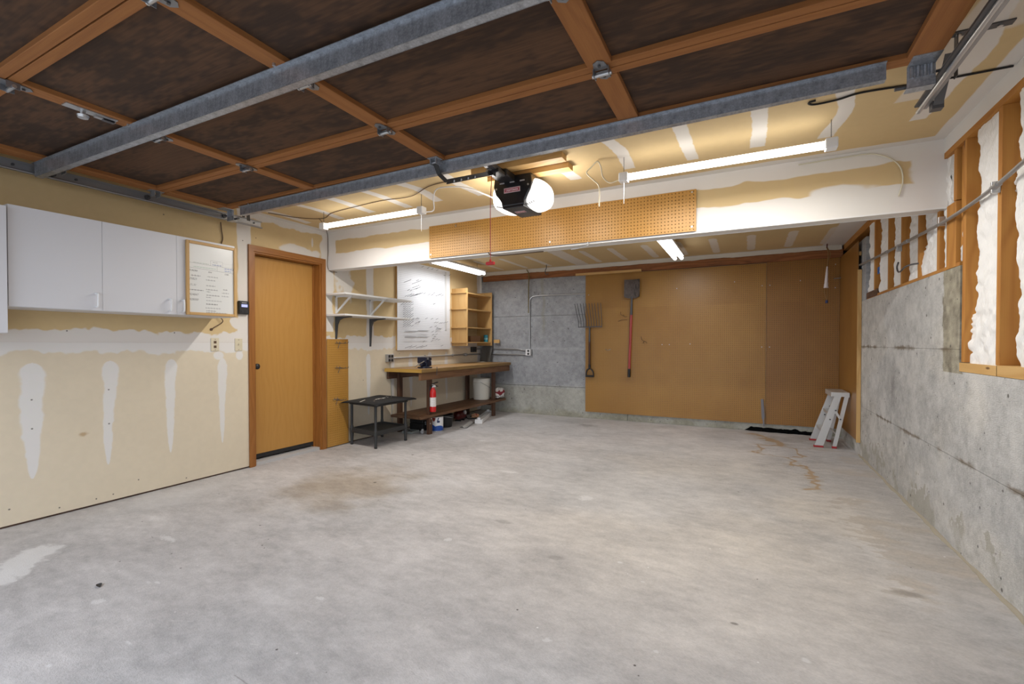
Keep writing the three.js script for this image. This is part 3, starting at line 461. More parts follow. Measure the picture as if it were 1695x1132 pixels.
  // top corner fixtures, right one seen large
  for (const [x, s] of [[-3.885, -1], [0.615, 1]]) {
    const z = -2.40, y = DY, xr = s < 0 ? -4.0 : 0.70;
    const f = part(G, 'top_fixture', [uvBox(box(x - 0.045, x + 0.045, y - 0.004, y, z - 0.01, z + 0.075), 'x', .3, .3), uvBox(box(x - 0.045, x + 0.045, y - 0.085, y - 0.002, z - 0.013, z - 0.01), 'x', .3, .3), uvBox(box(x - 0.045, x + 0.045, y - 0.088, y - 0.084, z - 0.055, z - 0.01), 'x', .3, .3), ...[-0.03, -0.01, 0.012, 0.032].map(d => rod([x + d, y - 0.005, z - 0.008], [x + d, y - 0.05, z - 0.008], 0.007, 8))], M.galv, 'galvanised bracket with ribs at the door corner');
    part(f, 'roller', [rod([xr - 0.008, y - 0.028, z - 0.03], [xr + 0.008, y - 0.028, z - 0.03], 0.017, 18), rod([x - s * 0.08, y - 0.072, z - 0.03], [x + s * 0.05, y - 0.072, z - 0.03], 0.008, 10), rod([x + s * 0.04, y - 0.032, z - 0.03], [xr, y - 0.028, z - 0.03], 0.006, 8)], M.darkSteel);
  }
  // inside slide lock on the second stile
  const k = part(G, 'slide_lock', [box(-2.862, -2.812, DY - 0.006, DY - 0.0016, -1.185, -0.985), box(-2.85, -2.826, DY - 0.016, DY - 0.006, -1.18, -1.1)], M.steel, 'zinc slide lock plate with a pull knob');
  part(k, 'pull_knob', [rod([-2.837, DY - 0.006, -1.055], [-2.837, DY - 0.03, -1.055], 0.011, 14), rod([-2.837, DY - 0.03, -1.055], [-2.837, DY - 0.042, -1.055], 0.024, 18, 0.02)], M.steel);
  part(k, 'latch_bolt', box(-2.848, -2.826, DY - 0.02, DY - 0.01, -1.175, -1.13), M.darkSteel);
}
// ---- tracks
function track(name, label, x, s, z1, hung) {       // s: side the open channel faces
  const y0 = 2.228, y1 = 2.29, t = thing(name, label, 'track', [x, y0, z1], 'garage door tracks');
  part(t, 'channel', [box(x - 0.0012, x + 0.0012, y0, y1, z1, -0.12), box(x, x + s * 0.02, y0 - 0.001, y0 + 0.0012, z1, -0.12), box(x, x + s * 0.016, y1 - 0.0012, y1 + 0.001, z1, -0.12), rod([x + s * 0.022, y0 + 0.003, z1], [x + s * 0.022, y0 + 0.003, -0.12], 0.006, 10), box(x + s * 0.017, x + s * 0.019, y1 - 0.012, y1, z1, -0.12)], M.trackSteel);
  each(t, 'bolt', hung.concat([-1.15]).map(z => rod([x, y0 + 0.035, z], [x + s * 0.01, y0 + 0.035, z], 0.008, 10)), M.darkSteel);
  return t;
}
{
  const a = track('door_track', 'grey steel door track running along the left wall', -4.012, 1, -2.77, [-2.7, -1.45]);
  part(a, 'track_insert', box(-4.0105, -4.0095, 2.234, 2.284, -2.768, -2.42), M.whitePaint, 'white strip inside the track end');
  part(a, 'hanger', [bar([-4.03, 2.285, -2.62], [-4.03, 2.4, -2.62], 0.003, 0.035, [0, 0, 1]), bar([-3.93, 2.25, -2.60], [-3.95, 2.4, -2.60], 0.03, 0.003, [0, 0, 1])], M.darkSteel);
  const b = track('door_track', 'steel door track hanging from the ceiling beside the insulated studs', 0.715, -1, -2.72, [-2.5]);
  part(b, 'flange', [box(0.667, 0.70, 2.232, 2.2345, -2.70, -0.12), box(0.666, 0.6685, 2.2345, 2.240, -2.70, -0.12)], M.darkSteel);
  part(b, 'rolled_lip', rod([0.690, 2.226, -2.74], [0.690, 2.226, -0.12], 0.0095, 14), M.steel);
  // perforated angle hangers up to the ceiling
  const holes = (x, z) => rod([x, 2.3965, z], [x, 2.3985, z], 0.007, 12);
  part(b, 'hanger', [box(0.70, 0.90, 2.394, 2.4, -2.47, -2.435), bar([0.735, 2.23, -2.46], [0.735, 2.398, -2.46], 0.003, 0.034, [1, 0, 0]), bar([0.735, 2.20, -2.66], [0.735, 2.36, -2.52], 0.034, 0.003, [1, 0, 0]), box(0.715, 0.755, 2.195, 2.23, -2.69, -2.65)], M.darkSteel);
  each(b, 'hanger_bolt', [[0.86, -2.452], [0.74, -2.452]].map(([x, z]) => rod([x, 2.388, z], [x, 2.394, z], 0.009, 10)), M.steel);
}
// ---- opener
{
  const cx = -1.485, zf = -2.92, zr = -3.24, o = thing('garage_door_opener', 'black and white garage door opener with lit lamp covers', 'opener', [cx, 2.12, -3.08]);
  const face = [[-0.135, 2.350], [-0.142, 2.29], [-0.125, 2.235], [-0.095, 2.20], [-0.08, 2.175], [-0.075, 2.15], [0.085, 2.15], [0.09, 2.175], [0.105, 2.20], [0.13, 2.245], [0.142, 2.29], [0.135, 2.345]].map(p => [p[0] + cx, p[1]]);
  const body = extrude(face, zf - zr - 0.02, 0.008); body.translate(0, 0, zr + 0.01);
  part(o, 'housing', body, M.blackGloss);
  part(o, 'bottom_plate', (() => { const g = extrude([[-0.07, 0], [0.085, 0], [0.105, 0.26], [-0.05, 0.26]], 0.012, 0.003); g.rotateX(-Math.PI / 2); g.translate(cx, 2.128, zf - 0.005); return g; })(), M.blackGloss);
  const glow = new THREE.MeshStandardMaterial({ color: 0xffffff, roughness: 0.4, emissive: new THREE.Color(1, 0.96, 0.9), emissiveIntensity: 1.1 });
  for (const s of [-1, 1]) {
    const g = new THREE.SphereGeometry(1, 32, 24), pp = g.attributes.position; for (let i = 0; i < pp.count; i++) { const a = pp.getX(i), q = pp.getY(i), c = pp.getZ(i), f = v => Math.sign(v) * Math.pow(Math.abs(v), 0.75); pp.setXYZ(i, f(a) * (s > 0 ? 0.17 : 0.15), f(q) * 0.112 - (s > 0 ? 0.012 : 0) * Math.abs(a), f(c) * 0.155); } g.computeVertexNormals(); g.translate(cx + s * 0.06, 2.244, -3.085);
    part(o, 'lamp_cover', g, glow, 'glowing white lamp cover');
    each(o, 'vent_slot', [0, 1, 2, 3].map(i => { const q = box(cx + s * (0.100 + i * 0.016), cx + s * (0.104 + i * 0.016), 2.148 + i * 0.004, 2.153 + i * 0.004, -2.985, -2.952); return q; }), M.black);
    const p = new THREE.PointLight(new THREE.Color(1, 0.95, 0.88), 0.3); p.position.set(cx + s * (s > 0 ? 0.26 : 0.21), 2.19, -3.06); p.castShadow = true; p.shadow.radius = 3; scene.add(p);
  }
  const logo = canvasTex(512, 128, (c) => { c.fillStyle = '#e9d6da'; c.fillRect(0, 0, 512, 128); c.fillStyle = '#a01c3c'; c.fillRect(8, 8, 496, 112); c.fillStyle = '#f0e4e6'; c.fillRect(18, 18, 476, 92); c.fillStyle = '#8e1a38'; c.fillRect(24, 24, 464, 80); c.fillStyle = '#f6eef0'; c.font = 'bold 66px sans-serif'; c.textAlign = 'center'; c.fillText('CRAFTSMAN', 256, 88, 440); });
  part(o, 'logo_plate', uvPlane(box(cx - 0.063, cx + 0.063, 2.234, 2.268, zf - 0.004, zf + 0.0015), 'x', cx - 0.063, cx + 0.063, 'y', 2.234, 2.268), mapped(logo, 0.4), 'maroon logo plate reading CRAFTSMAN');
  part(o, 'logo_badge', uvPlane(box(cx - 0.03, cx + 0.05, 2.124, 2.1265, -3.06, -3.02), 'x', cx - 0.03, cx + 0.05, 'z', -3.02, -3.06), mapped(logo, 0.4), 'small logo badge on the underside');
  each(o, 'indicator', [-0.08, 0, 0.08].map(d => box(cx + d - 0.018, cx + d + 0.018, 2.302, 2.31, zf - 0.004, zf + 0.0012)), std([0.4, 0.4, 0.42], 0.5));
  each(o, 'screw', [-0.125, 0.125].map(d => rod([cx + d, 2.272, zf - 0.002], [cx + d, 2.272, zf + 0.003], 0.007, 12)), M.steel);
  part(o, 'drive_rail', [box(cx - 0.05, cx - 0.012, 2.328, 2.36, zf + 0.02, -0.1), box(cx - 0.06, cx - 0.002, 2.325, 2.329, zf + 0.02, -0.1)], M.darkSteel);
  part(o, 'sprocket_cover', [box(cx - 0.095, cx + 0.02, 2.312, 2.360, -2.96, -2.80, 0.008)], M.black);
  part(o, 'chain_bolt', [rod([cx - 0.075, 2.325, -2.70], [cx - 0.075, 2.325, -2.86], 0.012, 12), rod([cx - 0.05, 2.335, -2.68], [cx - 0.05, 2.335, -2.8], 0.016, 12)], M.steel);
  part(o, 'trolley', [box(cx - 0.075, cx + 0.01, 2.305, 2.335, -2.80, -2.70, 0.006), box(cx - 0.055, cx - 0.03, 2.29, 2.31, -2.74, -2.70)], M.black);
  const A = [-1.69, 2.262, -2.295], A2 = [-1.686, 2.203, -2.335], Bp = [-1.676, 2.176, -2.40], C = [cx - 0.045, 2.312, -2.72];
  part(o, 'door_arm', [bar(A, A2, 0.03, 0.005, [1, 0, 0]), bar(A2, Bp, 0.03, 0.005, [1, 0, 0]), bar(Bp, C, 0.03, 0.005, [0.3, 0.2, -1])], M.black, 'black perforated steel door arm');
  each(o, 'arm_hole', [0.15, 0.3, 0.45, 0.6].map(t => { const p = V(...Bp).lerp(V(...C), t); return rod([p.x, p.y - 0.004, p.z + 0.003], [p.x, p.y - 0.005, p.z + 0.005], 0.008, 10); }), M.steel);
  part(o, 'door_bracket', [box(-1.725, -1.655, 2.281, 2.285, -2.325, -2.265), box(-1.714, -1.709, 2.247, 2.281, -2.318, -2.275), box(-1.671, -1.666, 2.247, 2.281, -2.318, -2.275), rod([-1.72, 2.262, -2.295], [-1.66, 2.262, -2.295], 0.006, 10)], M.galv);
  part(o, 'release_cord', tube([[-1.535, 2.31, -2.72], [-1.534, 2.1, -2.70], [-1.534, 1.72, -2.70]], 0.0028, 20, 6), std([0.42, 0.09, 0.08], 0.8), 'red release cord');
  part(o, 'release_handle', [box(-1.566, -1.504, 1.693, 1.715, -2.712, -2.688, 0.005), box(-1.541, -1.529, 1.713, 1.73, -2.706, -2.694, 0.003)], M.red, 'red T-shaped release handle');
  const bd = thing('mounting_board', 'two pale lumber boards screwed to the ceiling above the opener', 'boards', [-1.3, 2.36, -2.95]);
  part(bd, 'board', uvBox(box(-1.75, -1.065, 2.362, 2.4, -2.80, -2.885, 0.002), 'x'), M.pine); part(bd, 'board', uvBox(box(-1.72, -1.085, 2.362, 2.4, -2.98, -3.065, 0.002), 'x'), M.pine);
}
// ================================================================ LAMPS
const glowTube = new THREE.MeshStandardMaterial({ color: 0xffffff, roughness: 0.5, emissive: new THREE.Color(...TUBE_COLOR), emissiveIntensity: TUBE_GLOW });
function tubeLight(label, x0, x1, extra) {
  const y = LAMP_Y, z = LAMP_Z, t = thing('tube_light', label, 'lamp', [(x0 + x1) / 2, y, z]);
  part(t, 'diffuser_tube', rod([x0 + 0.055, y, z], [x1 - 0.055, y, z], 0.022, 20), glowTube, 'glowing white LED tube');
  for (const [a, b] of [[x0, x0 + 0.06], [x1 - 0.06, x1]]) part(t, 'end_cap', box(a, b, y - 0.03, y + 0.03, z - 0.032, z + 0.032, 0.008), M.white);
  for (const x of [x0 + 0.03, x1 - 0.03]) { const links = []; const n = 13, h = CEIL - y - 0.03; for (let i = 0; i < n; i++) { const g = new THREE.TorusGeometry(h / n * 0.42, 0.0014, 5, 10); g.scale(0.6, 1.25, 1); if (i % 2) g.rotateY(Math.PI / 2); g.translate(x, y + 0.03 + (i + 0.5) * h / n, z); links.push(g); } part(t, 'chain', links, M.darkSteel); }
  part(t, 'pull_cord', rod([x0 + (extra ? 0.03 : 1.17), y - 0.03, z], [x0 + (extra ? 0.03 : 1.17), y - 0.17, z], 0.0014, 5), M.white);
  const l = new THREE.RectAreaLight(new THREE.Color(...TUBE_COLOR), TUBE_LIGHT, x1 - x0 - 0.12, 0.045); l.position.set((x0 + x1) / 2, y - 0.026, z); l.rotation.x = -Math.PI / 2; scene.add(l);
}
tubeLight('long LED tube light on chains nearest the wooden entry door', -3.575, -2.375, 0);
tubeLight('long LED tube light on chains at the end towards the insulated studs', -0.765, 0.435, 1);
const glowShop = glowTube.clone(); glowShop.emissive = new THREE.Color(0.97, 0.98, 1.0); glowShop.emissiveIntensity = 3.2;
function shopLight(label, xc) {
  const z0 = -4.98, z1 = -6.2, yb = 2.245, t = thing('shop_light', label, 'lamp', [xc, yb, (z0 + z1) / 2]);
  part(t, 'housing', box(xc - 0.07, xc + 0.07, yb + 0.024, yb + 0.055, z0, z1, 0.006), M.white);
  each(t, 'hanger', [z0 - 0.15, z1 + 0.15].map(z => rod([xc, yb + 0.055, z], [xc, CEIL2, z], 0.0025, 6)), M.darkSteel);
  for (const s of [-1, 1]) {
    part(t, 'tube', rod([xc + s * 0.04, yb, z0 - 0.01], [xc + s * 0.04, yb, z1 + 0.01], 0.022, 18), glowShop, 'glowing white tube');
    const l = new THREE.RectAreaLight(new THREE.Color(0.97, 0.98, 1.0), TUBE_LIGHT * 0.33, 0.04, 1.18); l.position.set(xc + s * 0.04, yb - 0.026, (z0 + z1) / 2); l.rotation.x = -Math.PI / 2; scene.add(l);
  }
}
shopLight('twin-tube ceiling light close to the white pegboard', -3.67);
shopLight('twin-tube ceiling light in front of the brown pegboard wall', -0.785);

// ================================================================ PEGBOARDS (quarter-inch holes on one-inch centres, cut through)
function pegboard(w, h, o, U, Vv, N, th = 0.005) {
  const C = 0.0254, r = 0.0038, nu = Math.floor(w / C), nv = Math.floor(h / C), mu = (w - nu * C) / 2, mv = (h - nv * C) / 2, pos = [], idx = [], uv = [];
  const add = (a, b, d) => { pos.push(o[0] + U[0] * a + Vv[0] * b + N[0] * d, o[1] + U[1] * a + Vv[1] * b + N[1] * d, o[2] + U[2] * a + Vv[2] * b + N[2] * d); uv.push(a / 1.6, b / 1.6); return pos.length / 3 - 1; };
  const quad = (a, b, c, d) => idx.push(a, b, c, a, c, d);
  const rect = (a0, a1, b0, b1, d = th) => quad(add(a0, b0, d), add(a1, b0, d), add(a1, b1, d), add(a0, b1, d));
  for (let j = 0; j < nv; j++) for (let i = 0; i < nu; i++) {
    const ca = mu + (i + 0.5) * C, cb = mv + (j + 0.5) * C, K = [[1, 1], [-1, 1], [-1, -1], [1, -1]].map(([p, q]) => add(ca + p * C / 2, cb + q * C / 2, th)), O = [], D = [];
    for (let k = 0; k < 8; k++) { const t = Math.PI / 8 + k * Math.PI / 4; O.push(add(ca + r * Math.cos(t), cb + r * Math.sin(t), th)); }
    for (let k = 0; k < 8; k++) { const t = Math.PI / 8 + k * Math.PI / 4; D.push(add(ca + r * Math.cos(t), cb + r * Math.sin(t), 0)); }
    for (let k = 0; k < 4; k++) { const a = O[2 * k], b = O[2 * k + 1], c = O[(2 * k + 2) % 8]; idx.push(K[k], b, a); quad(K[k], K[(k + 1) % 4], c, b); }
    for (let k = 0; k < 8; k++) quad(O[k], O[(k + 1) % 8], D[(k + 1) % 8], D[k]);
  }
  if (mu > 1e-4) { rect(0, mu, 0, h); rect(w - mu, w, 0, h); } if (mv > 1e-4) { rect(mu, w - mu, 0, mv); rect(mu, w - mu, h - mv, h); }
  for (const [a0, b0, a1, b1] of [[0, 0, w, 0], [w, 0, w, h], [w, h, 0, h], [0, h, 0, 0]]) quad(add(a0, b0, th), add(a1, b1, th), add(a1, b1, 0), add(a0, b0, 0));
  let g = new THREE.BufferGeometry(); g.setAttribute('position', new THREE.Float32BufferAttribute(pos, 3)); g.setAttribute('uv', new THREE.Float32BufferAttribute(uv, 2)); g.setIndex(idx); g = g.toNonIndexed(); g.computeVertexNormals(); return g;
}
const shade_sheet = std([0.035, 0.022, 0.012], 0.95), shadeSheetGrey = std([0.16, 0.165, 0.18], 0.95);  // added sheets behind the boards; their dark colour paints shade into the holes
const hard = (a, b, s) => tex(512, 512, (u, v, o) => { const n = vn(u * 5, v * 3 + s, 5, 512) * 0.5 + vn(u * 16, v * 9, 16, 9) * 0.3 + vn(u * 120, v * 120, 120, 120) * 0.2; o[0] = mix(a[0], b[0], n); o[1] = mix(a[1], b[1], n); o[2] = mix(a[2], b[2], n); }, true, true);
const pegTan = mapped(hard([0.48, 0.255, 0.055], [0.39, 0.185, 0.033], 3), 0.42), pegBrown = mapped(hard([0.375, 0.195, 0.037], [0.285, 0.132, 0.02], 11), 0.42), pegBrown2 = mapped(hard([0.31, 0.147, 0.028], [0.23, 0.10, 0.016], 23), 0.42), pegWhite = std([0.68, 0.69, 0.71], 0.5);
{
  let t = thing('pegboard', 'long narrow tan pegboard fixed across the beam', 'pegboard', [-1.55, 1.997, BEAM_Z0]);
  part(t, 'shade_sheet', box(-2.75, -0.355, 2.003, 2.298, BEAM_Z0 + 0.0035, BEAM_Z0 + 0.006), shade_sheet);
  part(t, 'board', pegboard(2.424, 0.307, [-2.765, 1.997, BEAM_Z0 + 0.012], [1, 0, 0], [0, 1, 0], [0, 0, 1]), pegTan);
  each(t, 'spacer', [-2.7, -1.55, -0.41].map(x => box(x - 0.02, x + 0.02, 2.0, 2.3, BEAM_Z0 + 0.0065, BEAM_Z0 + 0.0118)), M.pine); each(t, 'screw', [[-2.745, 2.03], [-0.37, 2.03], [-0.37, 2.285], [-1.5, 2.03]].map(([x, y]) => rod([x, y, BEAM_Z0 + 0.016], [x, y, BEAM_Z0 + 0.02], 0.007, 10)), M.steel); part(t, 'hook', tube([[-2.45, 2.283, BEAM_Z0 + 0.017], [-2.45, 2.28, BEAM_Z0 + 0.03], [-2.445, 2.262, BEAM_Z0 + 0.032]], 0.004, 10), M.steel);
  t = thing('pegboard', 'large brown pegboard sheet on the back wall behind the fork and shovel', 'pegboard', [-1.0, 0.105, B]);
  part(t, 'shade_sheet', box(-2.24, 0.21, 0.115, 2.215, B + 0.012, B + 0.014), shade_sheet);
  part(t, 'board', pegboard(2.468, 2.12, [-2.25, 0.105, B + 0.02], [1, 0, 0], [0, 1, 0], [0, 0, 1]), pegBrown);
  each(t, 'furring', [0.14, 0.8, 1.5, 2.17].map(y => box(-2.24, 0.21, y - 0.02, y + 0.02, B + 0.0145, B + 0.0198)), M.benchDark);
  each(t, 'nail', [[-2.2, 1.92], [-0.9, 1.95], [-0.16, 2.0], [-1.0, 1.15], [0.17, 1.93], [0.17, 1.12], [-0.72, 1.16], [-1.1, 1.15]].map(([x, y]) => rod([x, y, B + 0.024], [x, y, B + 0.028], 0.006, 8)), M.steel);
  t = thing('pegboard', 'darker brown pegboard sheet in the back corner behind the stepladder', 'pegboard', [0.6, 0.105, B]);
  part(t, 'shade_sheet', box(0.228, 1.008, 0.115, 2.235, B + 0.012, B + 0.014), shade_sheet);
  part(t, 'board', pegboard(0.792, 2.14, [0.222, 0.105, B + 0.02], [1, 0, 0], [0, 1, 0], [0, 0, 1]), pegBrown2);
  each(t, 'furring', [0.14, 0.8, 1.5, 2.17].map(y => box(0.23, 1.0, y - 0.02, y + 0.02, B + 0.0145, B + 0.0198)), M.benchDark);
  each(t, 'nail', [[0.26, 1.93], [0.26, 1.12], [0.6, 1.97], [0.97, 2.15], [0.97, 1.86]].map(([x, y]) => rod([x, y, B + 0.024], [x, y, B + 0.028], 0.006, 8)), M.steel);
  t = thing('hardboard_panel', 'plain brown hardboard panel on the concrete wall beside the stepladder', 'panel', [1.02, 0.15, -6.4]);
  part(t, 'panel', box(1.016, 1.022, 0.16, 2.225, -5.9, B + 0.026), pegBrown2); part(t, 'edge_batten', uvBox(box(1.012, 1.047, 0.14, 1.93, -5.885, -5.9), 'y'), M.pine); each(t, 'furring', [0.3, 1.2, 2.1].map(y => box(1.0225, 1.047, y - 0.02, y + 0.02, -5.92, B + 0.03)), M.pine);
  t = thing('pegboard', 'narrow tan pegboard strip beside the wooden entry door', 'pegboard', [L, 0.01, -3.8]);
  part(t, 'shade_sheet', box(L + 0.003, L + 0.005, 0.02, 1.21, -3.65, -3.945), shade_sheet);
  part(t, 'board', pegboard(0.305, 1.207, [L + 0.010, 0.01, -3.645], [0, 0, -1], [0, 1, 0], [1, 0, 0]), pegTan); each(t, 'spacer', [-3.66, -3.94].map(z => box(L, L + 0.0098, 0.02, 1.2, z - 0.01, z + 0.01)), M.pine);
  t = thing('pegboard', 'white pegboard full of steel hooks above the workbench', 'pegboard', [L, 1.077, -5.4]);
  part(t, 'shade_sheet', box(L + 0.018, L + 0.020, 1.08, 2.284, -4.785, -5.99), shadeSheetGrey);  // added grey sheet, a paler painted shade for the white board's holes
  part(t, 'board', pegboard(1.215, 1.21, [L + 0.030, 1.077, -4.782], [0, 0, -1], [0, 1, 0], [1, 0, 0]), pegWhite); part(t, 'frame', [box(L, L + 0.0298, 1.08, 2.285, -4.785, -4.81), box(L, L + 0.0298, 1.08, 2.285, -5.97, -5.995), box(L, L + 0.0298, 1.08, 1.11, -4.81, -5.97)].map(g => uvBox(g, 'y')), M.pine);
  part(t, 'hanging_strip', box(L + 0.036, L + 0.042, 1.37, 2.262, -5.865, -5.9), std([0.55, 0.54, 0.52], 0.5), 'grey metal strip');
}
// ---- peg hooks
{
  const XW = L + 0.035, zOf = px => -4.782 - (px - 118) / (690 - 118) * 1.21, yOf = (px, py) => { const t = (px - 118) / 572; return mix(2.185, 2.287, t) - (py - mix(75, 138, t)) / (mix(1000, 990, t) - mix(75, 138, t)) * mix(1.108, 1.21, t); };
  const shortG = tube([[0, 0.0, 0], [0.02, 0.006, 0], [0.04, 0.014, 0]], 0.0026, 4, 5), longG = tube([[0, 0, 0], [0.05, 0.012, 0], [0.11, 0.026, 0], [0.12, 0.034, 0]], 0.0026, 8, 5), loopG = tube([[0, 0.0, -0.012], [0.012, 0, -0.014], [0.024, 0, 0], [0.012, 0, 0.014], [0, 0, 0.012]], 0.0025, 16, 5);
  const rackG = merge([new THREE.BoxGeometry(0.004, 0.003, 0.24).translate(0.004, 0, 0), new THREE.BoxGeometry(0.003, 0.004, 0.24).translate(0.03, 0.003, 0), ...[-0.1, -0.07, -0.04, -0.01, 0.02, 0.05, 0.08, 0.11].map(z => new THREE.BoxGeometry(0.028, 0.003, 0.003).translate(0.017, 0.002, z))]);
  const put = (g, name, label, x, y, z, group, m = M.hook) => { const o = new THREE.Mesh(g, m); o.name = numbered(name); o.position.set(x, y, z); o.castShadow = o.receiveShadow = true; scene.add(o); o.userData = { label, category: 'peg hook', group }; };
  const short = [[360, 85], [420, 100], [468, 112], [525, 125], [305, 235], [335, 240], [215, 340], [240, 345], [300, 325], [430, 392], [465, 395], [490, 375], [545, 395], [585, 403], [380, 378], [487, 495], [150, 497], [400, 655], [462, 660], [520, 662], [498, 700], [524, 700], [556, 708], [580, 706], [612, 702], [640, 698], [450, 752], [505, 742], [470, 800], [475, 835], [478, 875], [512, 800], [520, 770], [545, 770], [565, 772], [515, 830], [515, 885], [542, 890], [460, 905], [372, 908], [290, 705], [322, 690], [295, 655], [680, 182], [685, 562], [580, 955]];
  for (let r = 0; r < 13; r++) for (const c of [172, 198, 224, 250]) if (!(c === 250 && (r % 3 === 2))) short.push([c + (r % 2), 478 + r * 21.5]);
  const where = (px, py) => py < 130 ? 'in the row along the top edge' : px > 660 ? 'on the strip by the right edge' : px < 262 && py > 470 && py < 745 ? 'in the dense block left of centre' : py < 350 ? 'in the upper left cluster' : py < 420 ? 'in the scattered row above centre' : py < 500 ? 'alone near the middle' : px > 390 && py < 670 ? 'in the spaced row below centre' : px > 480 && py < 720 ? 'in the close row at lower right' : px > 430 ? 'in the lower right cluster' : 'in the lower left area';
  for (const [px, py] of short) put(shortG, 'peg_hook', `short steel peg hook on the white pegboard, ${where(px, py)}`, XW, yOf(px, py), zOf(px), `short hooks ${where(px, py)} of the white pegboard`);
  for (const [px, py] of [[182, 250], [265, 310], [275, 330], [190, 405], [212, 408], [235, 410], [252, 405], [276, 398], [300, 392], [190, 975], [235, 975], [300, 975], [345, 972], [515, 405], [262, 268]]) put(longG, 'long_peg_hook', 'long straight steel peg hook on the white pegboard', XW, yOf(px, py), zOf(px), 'long hooks on the white pegboard');
  for (const [px, py] of [[325, 690], [270, 650], [320, 650], [530, 752], [555, 765], [500, 850], [620, 180]]) put(loopG, 'loop_peg_hook', 'looped steel peg hook on the white pegboard', XW, yOf(px, py), zOf(px), 'looped hooks on the white pegboard');
  for (const [px, py, w] of [[242, 792, 1], [370, 785, 1], [242, 853, 1], [367, 853, 1]]) put(rackG, 'tool_rack', 'grey slotted steel tool rack low on the white pegboard', XW + 0.002, yOf(px, py), zOf(px), 'tool racks on the white pegboard', M.conduit);
  // double-prong hooks on the narrow strip
  [1.172, 0.89, 0.532].forEach((y, i) => {
    const z = i === 2 ? -3.765 : -3.8, x = L + 0.017;
    solo('double_peg_hook', [-0.02, 0.02].map(d => tube([[x, y + 0.02, z + d], [x + 0.004, y + 0.004, z + d], [x + 0.01, y, z + d], [x + 0.13, y + 0.002, z + d], [x + 0.14, y + 0.014, z + d]], 0.003, 16, 6)).concat([rod([x + 0.006, y, z - 0.045], [x + 0.006, y, z + 0.05], 0.003, 6), tube([[x + 0.003, y - 0.005, z - 0.02], [x + 0.003, y - 0.06, z + 0.005]], 0.0025, 4, 5)]), M.hook, ['two-pronged hook near the top of the narrow pegboard strip', 'two-pronged hook in the middle of the narrow pegboard strip', 'two-pronged hook low on the narrow pegboard strip by the black cart'][i], 'peg hook', [x, y, z]);
  });
  // stray wire hooks on the brown pegboard
  const z0 = B + 0.026;
  solo('wire_hook', [tube([[-1.70, 1.64, z0], [-1.69, 1.60, z0 + 0.03], [-1.64, 1.57, z0 + 0.04]], 0.003, 10, 5), tube([[-1.66, 1.6, z0], [-1.63, 1.56, z0 + 0.03], [-1.6, 1.57, z0 + 0.03]], 0.003, 10, 5), tube([[-1.74, 1.5, z0], [-1.67, 1.52, z0 + 0.02], [-1.6, 1.52, z0 + 0.002]], 0.003, 10, 5)], M.wireBrown, 'bent brown wire hooks between the fork and the shovel', 'hook', [-1.62, 1.55, z0]);
  solo('wire_hook', [tube([[-1.40, 1.27, z0], [-1.38, 1.22, z0 + 0.03], [-1.34, 1.19, z0 + 0.03]], 0.003, 10, 5), tube([[-1.37, 1.17, z0], [-1.34, 1.2, z0 + 0.03], [-1.31, 1.17, z0 + 0.01]], 0.003, 10, 5)], M.wireBrown, 'small bent wire hook to the right of the red shovel handle', 'hook', [-1.36, 1.2, z0]);
  solo('wire_hook', [tube([[-1.93, 1.08, z0], [-1.89, 1.06, z0 + 0.03], [-1.85, 1.08, z0 + 0.01]], 0.004, 10, 5)], M.steel, 'small steel hook between the fork handle and the shovel handle', 'hook', [-1.89, 1.07, z0]);
}

